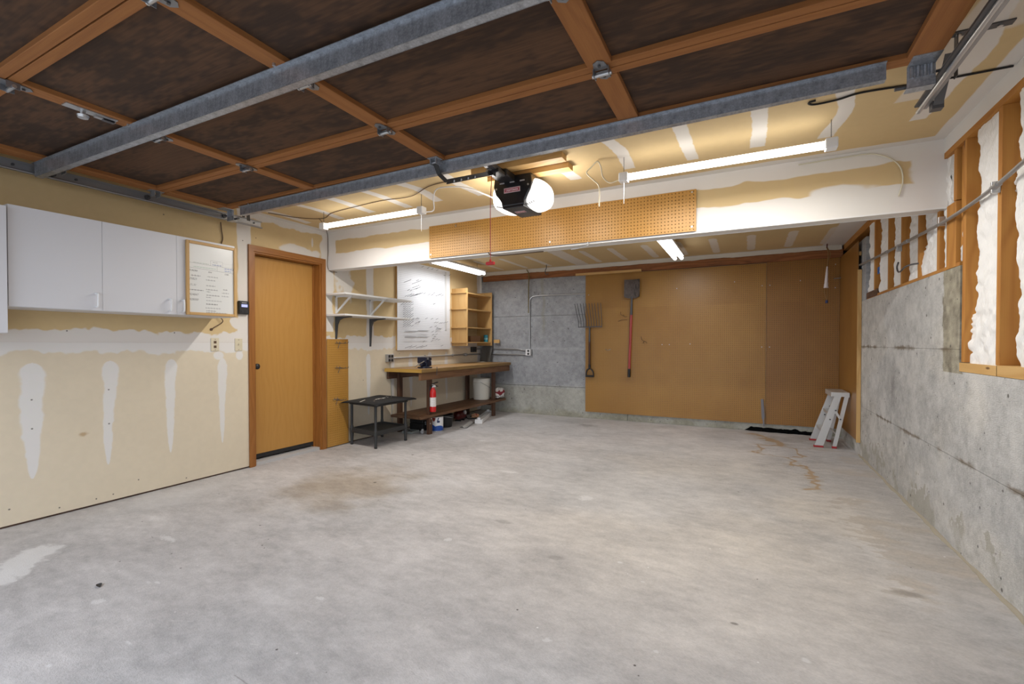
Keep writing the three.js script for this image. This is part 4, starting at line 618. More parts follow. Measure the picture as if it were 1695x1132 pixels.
// ================================================================ WALL CABINETS, BOARD, SWITCHES
{
  const XF = L + 0.32, y0 = 1.385, y1 = 1.985;
  const cab = (z0, z1, label, hz) => {
    const c = thing('wall_cabinet', label, 'cabinet', [L, y0, (z0 + z1) / 2]);
    const D = XF - 0.019;
    part(c, 'carcass', [box(L, D, y0, y0 + 0.016, z0, z1), box(L, D, y1 - 0.016, y1, z0, z1), box(L, D, y0 + 0.016, y1 - 0.016, z0, z0 - 0.016), box(L, D, y0 + 0.016, y1 - 0.016, z1, z1 + 0.016), box(L, L + 0.006, y0 + 0.016, y1 - 0.016, z0 - 0.016, z1 + 0.016)], M.cabinet);
    const d = part(c, 'cabinet_door', box(XF - 0.018, XF, y0 + 0.002, y1 - 0.001, z0 + 0.0015, z1 - 0.0012, 0.001), M.cabinet);
    part(d, 'handle', tube([[XF, 1.498, hz], [XF + 0.026, 1.498, hz], [XF + 0.030, 1.49, hz], [XF + 0.030, 1.42, hz], [XF + 0.026, 1.412, hz], [XF, 1.412, hz]], 0.006, 30, 8), M.whiteGloss, 'white bow handle');
  };
  cab(-1.082, -1.522, 'white wall cabinet nearest the camera edge with a white bow handle', -1.488);
  cab(-1.526, -1.975, 'white wall cabinet in the middle of the row, beside the whiteboard', -1.925);
  cab(-1.979, -2.42, 'white wall cabinet at the end of the row behind the whiteboard', -2.012);
  const tall = thing('wall_cabinet', 'deeper white cabinet cut off by the left edge of the photo', 'cabinet', [L, 1.228, -0.8]);
  part(tall, 'carcass', box(L, L + 0.34, 1.228, 1.965, -0.4, -1.068, 0.002), M.cabinet); part(tall, 'cabinet_door', box(L + 0.341, L + 0.358, 1.23, 1.963, -0.402, -1.066, 0.002), M.cabinet);
  // whiteboard
  const wz0 = -2.035, wz1 = -2.425, wy0 = 1.39, wy1 = 1.965, xb = XF + 0.006;
  const board = canvasTex(640, 940, (c, w, h) => {
    c.fillStyle = '#dcdcd8'; c.fillRect(0, 0, w, h);
    const line = (a, b, d, e, col, lw = 2) => { c.strokeStyle = col; c.lineWidth = lw; c.beginPath(); c.moveTo(a, b); c.lineTo(d, e); c.stroke(); };
    line(0, 262, 300, 270, '#555'); line(300, 200, 300, 272, '#777'); line(300, 200, 470, 200, '#777'); line(470, 200, 470, 280, '#888'); line(300, 272, 640, 270, '#777'); line(470, 220, 640, 216, '#999', 1);
    line(0, 330, 640, 344, '#444'); line(392, 275, 392, 334, '#666');
    const pen = (s, x, y, size, col, ww) => { c.fillStyle = col; c.font = `italic ${size}px sans-serif`; c.fillText(s, x, y, ww); };
    const scrib = (x, y, ww, col, amp = 6) => { c.strokeStyle = col; c.lineWidth = 2.2; c.beginPath(); for (let i = 0; i <= ww / 3; i++) c.lineTo(x + i * 3, y + (Math.sin(i * 2.1 + x) + Math.sin(i * 3.7 + y)) * amp * 0.5); c.stroke(); };
    scrib(60, 255, 220, '#8a9a8a', 4); scrib(330, 222, 70, '#888'); scrib(325, 256, 130, '#5a6a9a', 10); scrib(60, 312, 320, '#7fa88a', 5); scrib(490, 290, 145, '#3f5aa5', 9); scrib(490, 322, 110, '#3f5aa5', 9);
    pen('TUNDRA', 8, 378, 30, '#222', 110); pen('RAV', 265, 376, 28, '#333', 60); pen('CAM', 500, 378, 28, '#333', 80);
    scrib(30, 435, 130, '#777', 12); pen('25823', 8, 492, 36, '#555', 130); pen('25,30', 12, 572, 34, '#888', 120); scrib(8, 630, 190, '#222', 7); pen('X24847', 8, 704, 36, '#555', 175); pen('X28000', 8, 772, 36, '#555', 185);
    scrib(250, 430, 150, '#888', 9); scrib(235, 478, 130, '#777', 9); scrib(235, 556, 130, '#777', 9); scrib(235, 610, 160, '#666', 8); scrib(235, 640, 60, '#666', 7); scrib(235, 688, 190, '#555', 8); scrib(235, 718, 70, '#777', 7); scrib(235, 762, 220, '#888', 7); scrib(235, 812, 160, '#222', 9); scrib(225, 866, 210, '#999', 11); scrib(235, 905, 140, '#444', 7); scrib(235, 930, 300, '#444', 7);
    scrib(480, 592, 60, '#555', 9); scrib(455, 640, 110, '#888', 9); scrib(455, 686, 110, '#888', 9);
  });
  const wb = thing('whiteboard', 'wood-framed whiteboard with handwritten notes hung over the last cabinet', 'whiteboard', [xb, wy0, (wz0 + wz1) / 2]);
  part(wb, 'writing_surface', uvPlane(box(xb, xb + 0.006, wy0 + 0.01, wy1 - 0.01, wz0 - 0.01, wz1 + 0.01), 'z', wz0 - 0.018, wz1 + 0.018, 'y', wy0 + 0.018, wy1 - 0.018), mapped(board, 0.25));
  const fr = (g, a) => part(wb, 'frame', uvBox(g, a), M.birch);
  fr(box(xb - 0.004, xb + 0.016, wy0, wy1, wz0, wz0 - 0.022, 0.003), 'y'); fr(box(xb - 0.004, xb + 0.016, wy0, wy1, wz1, wz1 + 0.022, 0.003), 'y'); fr(box(xb - 0.004, xb + 0.016, wy0, wy0 + 0.022, wz0 - 0.022, wz1 + 0.022, 0.003), 'z'); fr(box(xb - 0.004, xb + 0.016, wy1 - 0.022, wy1, wz0 - 0.022, wz1 + 0.022, 0.003), 'z');
  // opener wall control
  const kp = thing('wall_control', 'black opener control with a lit display beside the door frame', 'control', [L, 1.437, -2.69]);
  part(kp, 'case', box(L, L + 0.03, 1.437, 1.56, -2.645, -2.738, 0.006), M.black);
  part(kp, 'display_screen', uvPlane(box(L + 0.0295, L + 0.0312, 1.503, 1.528, -2.665, -2.722), 'z', -2.665, -2.722, 'y', 1.503, 1.528), new THREE.MeshStandardMaterial({ color: 0x8088c8, roughness: 0.3, emissive: new THREE.Color(0.45, 0.48, 0.9), emissiveIntensity: 0.6 }), 'pale violet lit display');
  each(kp, 'button', [box(L + 0.0295, L + 0.033, 1.45, 1.472, -2.664, -2.692, 0.002), box(L + 0.0295, L + 0.033, 1.45, 1.472, -2.698, -2.724, 0.002)], std([0.03, 0.03, 0.033], 0.3));
  part(kp, 'lettering', [box(L + 0.0295, L + 0.0306, 1.538, 1.546, -2.668, -2.715)], std([0.3, 0.3, 0.32], 0.5));
  // outlet and switch
  const plate = (n, z, y, label, sw) => { const t = thing(n, label, n === 'light_switch' ? 'switch' : 'outlet', [L, y, z]); part(t, 'cover_plate', box(L, L + 0.006, y - 0.057, y + 0.057, z - 0.035, z + 0.035, 0.003), M.ivory); if (sw) part(t, 'toggle', [box(L + 0.005, L + 0.016, y - 0.002, y + 0.012, z - 0.005, z + 0.005, 0.002)], M.ivory); else each(t, 'socket', [box(L + 0.005, L + 0.0075, y - 0.03, y - 0.008, z - 0.012, z + 0.012, 0.002), box(L + 0.005, L + 0.0075, y + 0.01, y + 0.032, z - 0.012, z + 0.012, 0.002)], M.wireBrown); each(t, 'screw', [rod([L + 0.005, y + 0.045, z], [L + 0.0075, y + 0.045, z], 0.003, 8), rod([L + 0.005, y - 0.045, z], [L + 0.0075, y - 0.045, z], 0.003, 8)], M.wireBrown); };
  plate('wall_outlet', -2.44, 1.158, 'ivory wall outlet under the end of the cabinets', false); plate('light_switch', -2.652, 1.156, 'ivory light switch beside the wooden door frame', true);
  solo('wire', [tube([[L + 0.01, 2.24, -2.494], [L + 0.012, 2.17, -2.50], [L + 0.008, 2.10, -2.512], [L + 0.012, 2.04, -2.495], [L + 0.02, 1.99, -2.49]], 0.004, 20, 6)], M.wireBrown, 'thin brown wire hanging from the left track to the whiteboard', 'wire', [L, 2.0, -2.5]);
  solo('wire', [tube([[L + 0.02, 1.42, -2.45], [L + 0.02, 1.37, -2.50], [L + 0.02, 1.35, -2.49], [L + 0.015, 1.31, -2.43], [L + 0.004, 1.29, -2.41]], 0.004, 24, 6), rod([L, 1.29, -2.41], [L + 0.006, 1.29, -2.41], 0.012, 10)], M.wireBrown, 'short loose wire end below the whiteboard', 'wire', [L, 1.29, -2.44]);
}
// ================================================================ SHELVES ON THE LEFT WALL
{
  const shelf = (y, label, dark) => {
    const t = thing('wall_shelf', label, 'shelf', [L, y, -4.2]);
    part(t, 'shelf_board', box(L, L + 0.3, y - 0.019, y, -3.642, -4.755, 0.002), M.whitePaint);
    for (const z of [-3.785, -4.32]) {
      if (!dark) part(t, 'bracket', [bar([L + 0.009, y - 0.02, z], [L + 0.009, y - 0.215, z], 0.02, 0.016, [0, 0, 1]), bar([L, y - 0.024, z], [L + 0.25, y - 0.024, z], 0.016, 0.02, [0, 1, 0]), bar([L + 0.012, y - 0.205, z], [L + 0.225, y - 0.03, z], 0.014, 0.018, [0, 0, 1])], M.white);
      else { const h = z > -4 ? 0.25 : 0.34, g = extrude([[0, 0], [0, -h], [0.006, -h], [0.022, -0.09], [0.05, -0.04], [0.11, -0.018], [0.24, -0.008], [0.24, 0]], 0.024, 0.001); g.translate(L, y - 0.02, z - 0.012); part(t, 'bracket', g, std([0.085, 0.09, 0.095], 0.45, 0.4), 'dark grey tapered bracket'); }
    }
  };
  shelf(1.722, 'upper white wall shelf on white diagonal brackets', false); shelf(1.49, 'lower white wall shelf on dark tapered brackets', true);
  // wooden wall shelf unit
  const y0 = 1.128, y1 = 2.03, zl = -6.1, zr = -6.885, xf = L + 0.29, u = thing('shelf_unit', 'open wooden shelf unit hung in the corner above the workbench', 'shelf unit', [L, y0, -6.5]);
  for (const [z, d] of [[zl, -0.016], [zr, 0.016]]) part(u, 'side', uvBox(box(L, xf, y0, y1, z, z + d, 0.001), 'y'), M.birch);
  for (const y of [1.965, 1.712, 1.423, 1.19]) part(u, 'shelf_board', uvBox(box(L, xf - 0.012, y - 0.016, y, zl + 0.028, zr - 0.026, 0.001), 'z'), M.birch);
  part(u, 'edge_block', uvBox(box(-3.862, -3.755, 1.175, 1.232, -6.905, -6.93), 'x'), M.pine, 'short wooden block');
  const cn = thing('tin_can', 'teal tin can on the bottom shelf of the wooden unit', 'can', [-3.965, 1.19, -6.82]); part(cn, 'can_body', lathe(-3.965, 1.191, -6.815, [[0, 0], [0.036, 0], [0.037, 0.004], [0.036, 0.008], [0.036, 0.115], [0.037, 0.119], [0.034, 0.12], [0.034, 0.117], [0, 0.117]], 28), std([0.02, 0.28, 0.36], 0.35)); part(cn, 'label_band', lathe(-3.965, 1.23, -6.815, [[0.0365, 0], [0.0368, 0.001], [0.0368, 0.03], [0.0365, 0.031]], 28), std([0.25, 0.5, 0.55], 0.4));
  const bx = thing('cardboard_box', 'brown cardboard box on the bottom shelf of the wooden unit', 'box', [-4.06, 1.19, -6.5]); part(bx, 'box_body', box(-4.14, -3.98, 1.1905, 1.285, -6.36, -6.66, 0.002), std([0.24, 0.135, 0.07], 0.85)); each(bx, 'flap', [box(-4.14, -3.98, 1.2855, 1.2885, -6.36, -6.505), box(-4.14, -3.98, 1.2855, 1.2885, -6.515, -6.66)], std([0.27, 0.155, 0.08], 0.85));
}
// ================================================================ WORKBENCH
{
  const w = thing('workbench', 'long dark-legged wooden workbench along the left wall', 'workbench', [-3.86, 0, -5.73]);
  const zl = -4.54, zr = -6.925, xf = -3.55;
  part(w, 'bench_top', uvBox(box(L + 0.035, xf, 0.806, 0.85, zl, zr, 0.003), 'z'), M.benchTop); part(w, 'edge_trim', uvBox(box(xf, xf + 0.006, 0.806, 0.848, zl, zr), 'z'), mapped(woodTex([0.29, 0.18, 0.06], [0.2, 0.115, 0.04], { rings: 4 }), 0.6));
  part(w, 'edge_trim', uvBox(box(L + 0.035, xf, 0.806, 0.848, zl, zl + 0.006), 'x'), mapped(woodTex([0.50, 0.30, 0.06], [0.40, 0.22, 0.04], { rings: 4 }), 0.6), 'yellowish edge strip');
  const apronM = mapped(woodTex([0.20, 0.10, 0.045], [0.11, 0.05, 0.02], { rings: 5, knots: 2, fine: 0.3 }), 0.7);
  part(w, 'apron', uvBox(box(xf - 0.055, xf - 0.018, 0.71, 0.805, zl - 0.012, zr, 0.002), 'z'), apronM); part(w, 'apron', uvBox(box(L + 0.02, L + 0.058, 0.71, 0.805, zl - 0.05, zr, 0.002), 'z'), M.benchDark); part(w, 'crosspiece', uvBox(box(L + 0.06, xf - 0.056, 0.74, 0.805, -4.77, -4.81), 'x'), M.benchDark);
  for (const [z0, z1] of [[-4.78, -4.85], [-6.465, -6.53]]) part(w, 'leg', uvBox(box(-3.66, -3.62, 0, 0.805, z0, z1, 0.003), 'y'), M.benchDark);
  for (const [z0, z1] of [[-4.75, -4.82], [-6.41, -6.48]]) part(w, 'leg', uvBox(box(-4.12, -4.08, 0, 0.805, z0, z1, 0.003), 'y'), M.benchDark);
  const shelfM = mapped(woodTex([0.17, 0.085, 0.04], [0.09, 0.043, 0.02], { rings: 5, fine: 0.3 }), 0.6);
  for (const [x0, x1, z0, z1] of [[-4.075, -3.87, -4.58, -6.83], [-3.865, -3.662, -4.58, -6.83], [-3.66, -3.62, -4.58, -4.778], [-3.66, -3.62, -4.852, -6.463], [-3.66, -3.62, -6.532, -6.83], [-3.618, -3.592, -4.58, -6.83]]) part(w, 'shelf_board', uvBox(box(x0, x1, 0.222, 0.256, z0, z1, 0.002), 'z'), shelfM);
  part(w, 'shelf_rail', uvBox(box(-4.078, -3.662, 0.18, 0.2215, -4.80, -4.84), 'x'), M.benchDark); part(w, 'shelf_rail', uvBox(box(-4.078, -3.662, 0.18, 0.2215, -6.44, -6.48), 'x'), M.benchDark);
  each(w, 'bolt_head', [[-4.805, 0.14], [-4.825, 0.2]].map(([z, y]) => rod([-3.62, y, z], [-3.615, y, z], 0.01, 8)), M.steel);
  // vise
  const x = -3.70, z = -4.80, v = thing('bench_vise', 'dark blue bench vise on the near end of the workbench', 'vise', [x, 0.85, z]);
  part(v, 'base', [cyl(x, 0.851, 0.8743, z, 0.065, 0.06, 24), box(x - 0.08, x + 0.08, 0.851, 0.8662, z - 0.05, z + 0.05, 0.004)], M.navy); part(v, 'body', [box(x - 0.054, x + 0.054, 0.8743, 0.9445, z - 0.075, z + 0.03, 0.01), box(x - 0.066, x + 0.066, 0.9243, 0.9917, z - 0.03, z + 0.005, 0.006)], M.navy); part(v, 'moving_jaw', [box(x - 0.066, x + 0.066, 0.9175, 0.9917, z + 0.04, z + 0.07, 0.006), box(x - 0.03, x + 0.03, 0.8838, 0.931, z + 0.0, z + 0.10, 0.006)], M.navy); part(v, 'anvil', box(x - 0.035, x + 0.035, 0.9445, 0.985, z - 0.10, z - 0.04, 0.006), M.navy);
  each(v, 'jaw_plate', [box(x - 0.066, x + 0.066, 0.958, 0.9877, z + 0.005, z + 0.011), box(x - 0.066, x + 0.066, 0.958, 0.9877, z + 0.034, z + 0.04)], M.steel); part(v, 'handle', [rod([x - 0.07, 0.8702, z + 0.115], [x + 0.08, 0.9445, z + 0.115], 0.006, 10), rod([x, 0.904, z + 0.09], [x, 0.904, z + 0.13], 0.014, 14)], M.steel);
  solo('chain', [rod([xf + 0.008, 0.76, -4.84], [xf + 0.008, 0.87, -4.845], 0.004, 6)], M.darkSteel, 'thin dark strap hanging over the workbench edge below the vise', 'strap', [xf + 0.008, 0.76, -4.84]);
  solo('rag', [grid(14, 14, (a, b) => [mix(-4.08, -3.94, a), 0.852 + 0.02 * fbm(a * 5, b * 5, 3) * Math.sin(Math.PI * a) * Math.sin(Math.PI * b), mix(-6.62, -6.82, b)])], std([0.62, 0.55, 0.45], 0.9, 0, { side: THREE.DoubleSide }), 'small crumpled pale rag at the far end of the workbench', 'rag', [-4.0, 0.851, -6.72]);
  solo('rubber_sheet', [grid(10, 14, (a, b) => [mix(-4.10, -3.895, a) + 0.02 * (b - 0.5), mix(0.852, 1.12, b), B + 0.07 + 0.05 * (1 - b) + 0.008 * Math.sin(a * 6 + b * 4)]), grid(10, 14, (a, b) => [mix(-4.10, -3.895, a) + 0.02 * (b - 0.5), mix(0.852, 1.12, b), B + 0.064 + 0.05 * (1 - b) + 0.008 * Math.sin(a * 6 + b * 4)])], std([0.09, 0.085, 0.075], 0.7, 0, { side: THREE.DoubleSide }), 'dark grey sheet leaning in the corner behind the workbench', 'sheet', [-4.03, 0.852, B + 0.05]);
}
// ---- fire extinguisher on the bench's front leg
{
  const x = -3.572, z = -4.80, y = 0.20, e = thing('fire_extinguisher', 'red fire extinguisher with a white label hung on the bench leg', 'fire extinguisher', [x, y, z]);
  const lab = canvasTex(256, 256, (c) => { c.fillStyle = '#e8e4e0'; c.fillRect(0, 0, 256, 256); for (const ox of [0, 128]) { c.fillStyle = '#a9a5a2'; for (let i = 0; i < 22; i++) c.fillRect(ox + 14 + (i % 3) * 3, 60 + i * 8, 50 + ((i * 37) % 50), 2.5); c.fillStyle = '#c98a84'; c.fillRect(ox + 12, 24, 80, 12); } });
  part(e, 'cylinder', lathe(x, y + 0.095, z, [[0, 0], [0.035, 0], [0.039, 0.006], [0.040, 0.02], [0.040, 0.24], [0.036, 0.27], [0.024, 0.292], [0.018, 0.30], [0.018, 0.312], [0, 0.312]], 32), M.red);
  part(e, 'label', lathe(x, y + 0.165, z, [[0.0404, 0], [0.0407, 0.001], [0.0407, 0.115], [0.0404, 0.116]], 32), mapped(lab, 0.4), 'white instruction label');
  part(e, 'valve', [cyl(x, y + 0.405, y + 0.43, z, 0.016, 0.014, 16), box(x - 0.012, x + 0.012, y + 0.425, y + 0.45, z - 0.016, z + 0.016, 0.003)], M.steel); part(e, 'gauge', rod([x + 0.01, y + 0.42, z - 0.01], [x + 0.026, y + 0.42, z - 0.01], 0.013, 16), M.white);
  part(e, 'lever', [bar([x, y + 0.45, z + 0.03], [x + 0.01, y + 0.468, z - 0.085], 0.01, 0.02), bar([x, y + 0.435, z], [x + 0.01, y + 0.415, z - 0.085], 0.008, 0.018)], M.black); part(e, 'nozzle', [rod([x, y + 0.43, z + 0.01], [x, y + 0.425, z + 0.045], 0.009, 12)], M.black); part(e, 'bracket', [box(x - 0.0465, x - 0.041, y + 0.2, y + 0.42, z - 0.015, z + 0.015)], M.darkSteel);
}
// ---- things on and under the workbench shelf
{
  let x = -3.862, z = -6.50, y = 0.258; const b = thing('bucket', 'white plastic bucket on the shelf under the workbench', 'bucket', [x, y, z]);
  part(b, 'pail', lathe(x, y, z, [[0, 0], [0.125, 0], [0.13, 0.006], [0.142, 0.26], [0.147, 0.262], [0.147, 0.272], [0.143, 0.275], [0.143, 0.29], [0.148, 0.292], [0.148, 0.302], [0.145, 0.305], [0.145, 0.335], [0.149, 0.338], [0.149, 0.345], [0.141, 0.345], [0.126, 0.01], [0, 0.01]], 40), std([0.70, 0.68, 0.60], 0.4)); part(b, 'bail', tube([[x + 0.06, y + 0.29, z + 0.14], [x + 0.135, y + 0.24, z + 0.09], [x + 0.168, y + 0.19, z], [x + 0.135, y + 0.2, z - 0.09], [x + 0.06, y + 0.29, z - 0.14]], 0.0025, 40, 6), M.hook);
  x = -3.645; z = -6.70; const s = thing('sack', 'crumpled white and red sack on the shelf behind the far bench leg', 'sack', [x, y, z]);
  part(s, 'sack_body', (() => { const g = new THREE.SphereGeometry(1, 28, 20), p = g.attributes.position; for (let i = 0; i < p.count; i++) { const a = p.getX(i), q = p.getY(i), c = p.getZ(i), k = 1 + 0.9 * (fbm(a * 2.2 + 9 + q, q * 2.6 + c * 2.4, 3) - 0.5), ww = 1 - 0.25 * ss(0.1, 0.9, q); p.setXYZ(i, Math.sign(a) * Math.pow(Math.abs(a), 0.7) * 0.07 * k * ww, Math.max(-0.62, q) * 0.10 * (1 + (k - 1) * 0.5), Math.sign(c) * Math.pow(Math.abs(c), 0.7) * 0.095 * k); } g.computeVertexNormals(); g.translate(x, y + 0.085, z); return g; })(), mapped(canvasTex(128, 128, (c) => { c.fillStyle = '#d8d4d0'; c.fillRect(0, 0, 128, 128); c.fillStyle = '#7d1f2a'; c.beginPath(); c.moveTo(0, 46); for (let i = 0; i <= 16; i++) c.lineTo(i * 8, 44 + 8 * Math.sin(i * 1.9)); for (let i = 16; i >= 0; i--) c.lineTo(i * 8, 66 + 9 * Math.sin(i * 1.3)); c.fill(); c.fillStyle = '#444'; for (let i = 0; i < 60; i++) c.fillRect((i * 53) % 128, 66 + (i * 29) % 30, 5, 3); }), 0.7));
  // paint can
  x = -3.70; z = -5.06; const p = thing('paint_can', 'blue and white paint can numbered 2 beside the near bench leg', 'can', [x, 0, z]);
  const lab = canvasTex(512, 192, (c) => { c.fillStyle = '#e6e8ea'; c.fillRect(0, 0, 512, 192); c.fillStyle = '#1d4a9c'; for (const ox of [0, 256]) { c.beginPath(); c.moveTo(ox, 112); c.quadraticCurveTo(ox + 60, 84, ox + 128, 106); c.quadraticCurveTo(ox + 200, 96, ox + 256, 112); c.lineTo(ox + 256, 176); c.lineTo(ox, 176); c.fill(); } c.fillStyle = '#14285a'; c.font = 'bold 76px sans-serif'; for (const ox of [150, 406]) c.fillText('2', ox, 88); c.fillStyle = '#8a2a1c'; for (const ox of [110, 366]) { c.beginPath(); c.arc(ox, 56, 26, 0, 7); c.fill(); } });
  part(p, 'can_body', lathe(x, 0.0005, z, [[0, 0], [0.083, 0], [0.085, 0.004], [0.083, 0.008], [0.083, 0.185], [0.086, 0.19], [0.084, 0.195], [0.072, 0.192], [0, 0.19]], 36), M.alu); part(p, 'label', (() => { const g = lathe(0, 0.009, 0, [[0.0835, 0], [0.0838, 0.0005], [0.0838, 0.174], [0.0835, 0.1745]], 36); g.rotateY(-1.25); g.translate(x, 0, z); return g; })(), mapped(lab, 0.35)); part(p, 'lid', lathe(x, 0.190, z, [[0, 0.002], [0.06, 0.002], [0.066, 0.006], [0.07, 0.002], [0.07, 0]], 36), M.alu);
  x = -3.77; z = -5.35; const k = thing('black_bucket', 'small black plastic bucket under the workbench', 'bucket', [x, 0, z]); part(k, 'pail', lathe(x, 0.0005, z, [[0, 0], [0.085, 0], [0.09, 0.004], [0.108, 0.165], [0.113, 0.165], [0.113, 0.175], [0.105, 0.175], [0.087, 0.01], [0, 0.01]], 32), M.black); part(k, 'bail', tube([[x + 0.02, 0.16, z + 0.113], [x + 0.10, 0.15, z + 0.06], [x + 0.122, 0.135, z], [x + 0.10, 0.15, z - 0.06], [x + 0.02, 0.16, z - 0.113]], 0.0025, 30, 6), M.steel);
  x = -3.87; z = -5.87; const r = thing('air_tank', 'dark red portable tank with a round gauge under the workbench', 'tank', [x, 0, z]);
  part(r, 'tank', (() => { const g = new THREE.CapsuleGeometry(0.072, 0.11, 8, 24); g.rotateX(Math.PI / 2); g.translate(x, 0.09, z); return g; })(), M.darkRed); each(r, 'foot', [box(x - 0.05, x + 0.05, 0.001, 0.02, z - 0.06, z - 0.04), box(x - 0.05, x + 0.05, 0.001, 0.02, z + 0.04, z + 0.06)], M.black); part(r, 'gauge', [rod([x + 0.06, 0.125, z - 0.03], [x + 0.082, 0.13, z - 0.03], 0.03, 20)], M.steel, 'round steel pressure gauge'); part(r, 'gauge_face', rod([x + 0.082, 0.13, z - 0.03], [x + 0.0835, 0.1303, z - 0.03], 0.025, 20), M.white); part(r, 'valve', [cyl(x, 0.15, 0.19, z + 0.02, 0.014, 0.01, 12), rod([x + 0.03, 0.17, z - 0.09], [x + 0.03, 0.17, z + 0.05], 0.006, 8)], M.steel);
  const c = thing('pump', 'small dark grey pump with chrome cap behind the red tank', 'pump', [-3.95, 0, -6.08]); part(c, 'pump_body', [cyl(-3.95, 0.0005, 0.13, -6.08, 0.06, 0.05, 24), cyl(-3.95, 0.13, 0.155, -6.08, 0.03, 0.03, 20)], M.grayPlastic); part(c, 'cap', cyl(-3.95, 0.155, 0.18, -6.08, 0.025, 0.018, 20), M.steel); part(c, 'hose', tube([[-3.90, 0.06, -6.06], [-3.82, 0.012, -6.02], [-3.74, 0.01, -6.12], [-3.80, 0.01, -6.22], [-3.88, 0.02, -6.18]], 0.007, 30, 8), M.rubber);
  // long white fixture housing and a strip
  const A = V(-3.475, 0, -5.76), D = V(-3.79, 0, -6.60).sub(A), n = D.clone().normalize(), q = V(-n.z, 0, n.x), fx = thing('light_fixture', 'long white metal fixture housing lying on the floor by the workbench', 'fixture', [A.x, 0, A.z]);
  const fg = (w0, w1, h0, h1, l0, l1) => { const g = new THREE.BoxGeometry(w1 - w0, h1 - h0, l1 - l0); g.translate((w0 + w1) / 2, (h0 + h1) / 2, (l0 + l1) / 2); g.applyMatrix4(new THREE.Matrix4().makeBasis(q.clone().negate(), V(0, 1, 0), n).setPosition(A)); return g; };
  part(fx, 'housing', [fg(-0.055, 0.055, 0.001, 0.004, 0, 0.9), fg(-0.055, -0.052, 0.004, 0.055, 0, 0.9), fg(0.052, 0.055, 0.004, 0.055, 0, 0.9), fg(-0.052, 0.052, 0.004, 0.06, 0, 0.004), fg(-0.052, 0.052, 0.004, 0.06, 0.896, 0.9), fg(-0.05, 0.02, 0.045, 0.05, 0.02, 0.88)], M.white); each(fx, 'tube_holder', [fg(-0.02, 0.02, 0.05, 0.085, 0.03, 0.045), fg(-0.02, 0.02, 0.05, 0.085, 0.85, 0.865)], M.white);
  const st = thing('metal_strip', 'bent white metal strip on the floor in front of the fixture housing', 'strip', [-3.53, 0, -5.6]);
  part(st, 'strip', [grid(12, 6, (a, b2) => { const P0 = V(-3.485, 0, -5.37).lerp(V(-3.64, 0, -5.84), a), w = (b2 - 0.5) * 0.14; return [P0.x + w * 0.95, 0.002 + 0.016 * Math.abs(Math.sin(b2 * Math.PI * 1.5)), P0.z + w * 0.28]; })], std([0.62, 0.62, 0.61], 0.45, 0, { side: THREE.DoubleSide }));
  const tw = thing('rope_bundle', 'tangled orange and white cord bundle beside the fixture housing', 'cord', [-3.78, 0, -6.14]); part(tw, 'cord', tube(Array.from({ length: 40 }, (_, i) => [-3.76 + 0.05 * Math.cos(i * 1.3) * (0.6 + 0.4 * vn(i, 1)), 0.015 + 0.06 * vn(i * 1.7, 3), -6.13 + 0.06 * Math.sin(i * 1.1) * (0.6 + 0.4 * vn(i, 5))]), 0.008, 160, 6), std([0.55, 0.30, 0.16], 0.8)); part(tw, 'wrap', tube(Array.from({ length: 10 }, (_, i) => [-3.76 + 0.03 * Math.cos(i), 0.05 + 0.02 * Math.sin(i * 2), -6.15 + 0.03 * Math.sin(i)]), 0.007, 50, 6), std([0.3, 0.03, 0.03], 0.7));
  const tb = thing('tool_case', 'black plastic tool case with silver latches under the near bench end', 'case', [-3.95, 0, -4.99]); part(tb, 'case_body', [box(-4.05, -3.83, 0.001, 0.10, -4.92, -5.10, 0.008), box(-4.05, -3.83, 0.102, 0.165, -4.92, -5.10, 0.01)], M.black); each(tb, 'latch', [box(-3.83, -3.824, 0.08, 0.125, -4.97, -4.99, 0.001), box(-3.83, -3.824, 0.08, 0.125, -5.05, -5.07, 0.001)], M.steel); part(tb, 'handle', tube([[-3.825, 0.14, -4.98], [-3.805, 0.145, -4.99], [-3.805, 0.145, -5.04], [-3.825, 0.14, -5.05]], 0.006, 20, 8), M.black);
  const cl = thing('plug_adapter', 'small clear plug adapter on the floor by the near bench leg', 'adapter', [-3.745, 0, -4.80]); part(cl, 'adapter_body', box(-3.765, -3.728, 0.001, 0.04, -4.79, -4.825, 0.004), std([0.45, 0.46, 0.47], 0.3)); part(cl, 'clip', box(-3.755, -3.735, 0.041, 0.058, -4.795, -4.82, 0.003), M.white);
  const pc = thing('plastic_tray', 'grey plastic tray on the floor under the near bench end', 'tray', [-3.92, 0, -4.78]); part(pc, 'tray', [box(-3.995, -3.84, 0.001, 0.006, -4.70, -4.86, 0.002), box(-3.995, -3.99, 0.006, 0.03, -4.70, -4.86), box(-3.845, -3.84, 0.006, 0.03, -4.70, -4.86), box(-3.99, -3.845, 0.006, 0.03, -4.70, -4.705), box(-3.99, -3.845, 0.006, 0.03, -4.855, -4.86)], std([0.25, 0.27, 0.26], 0.5));
}
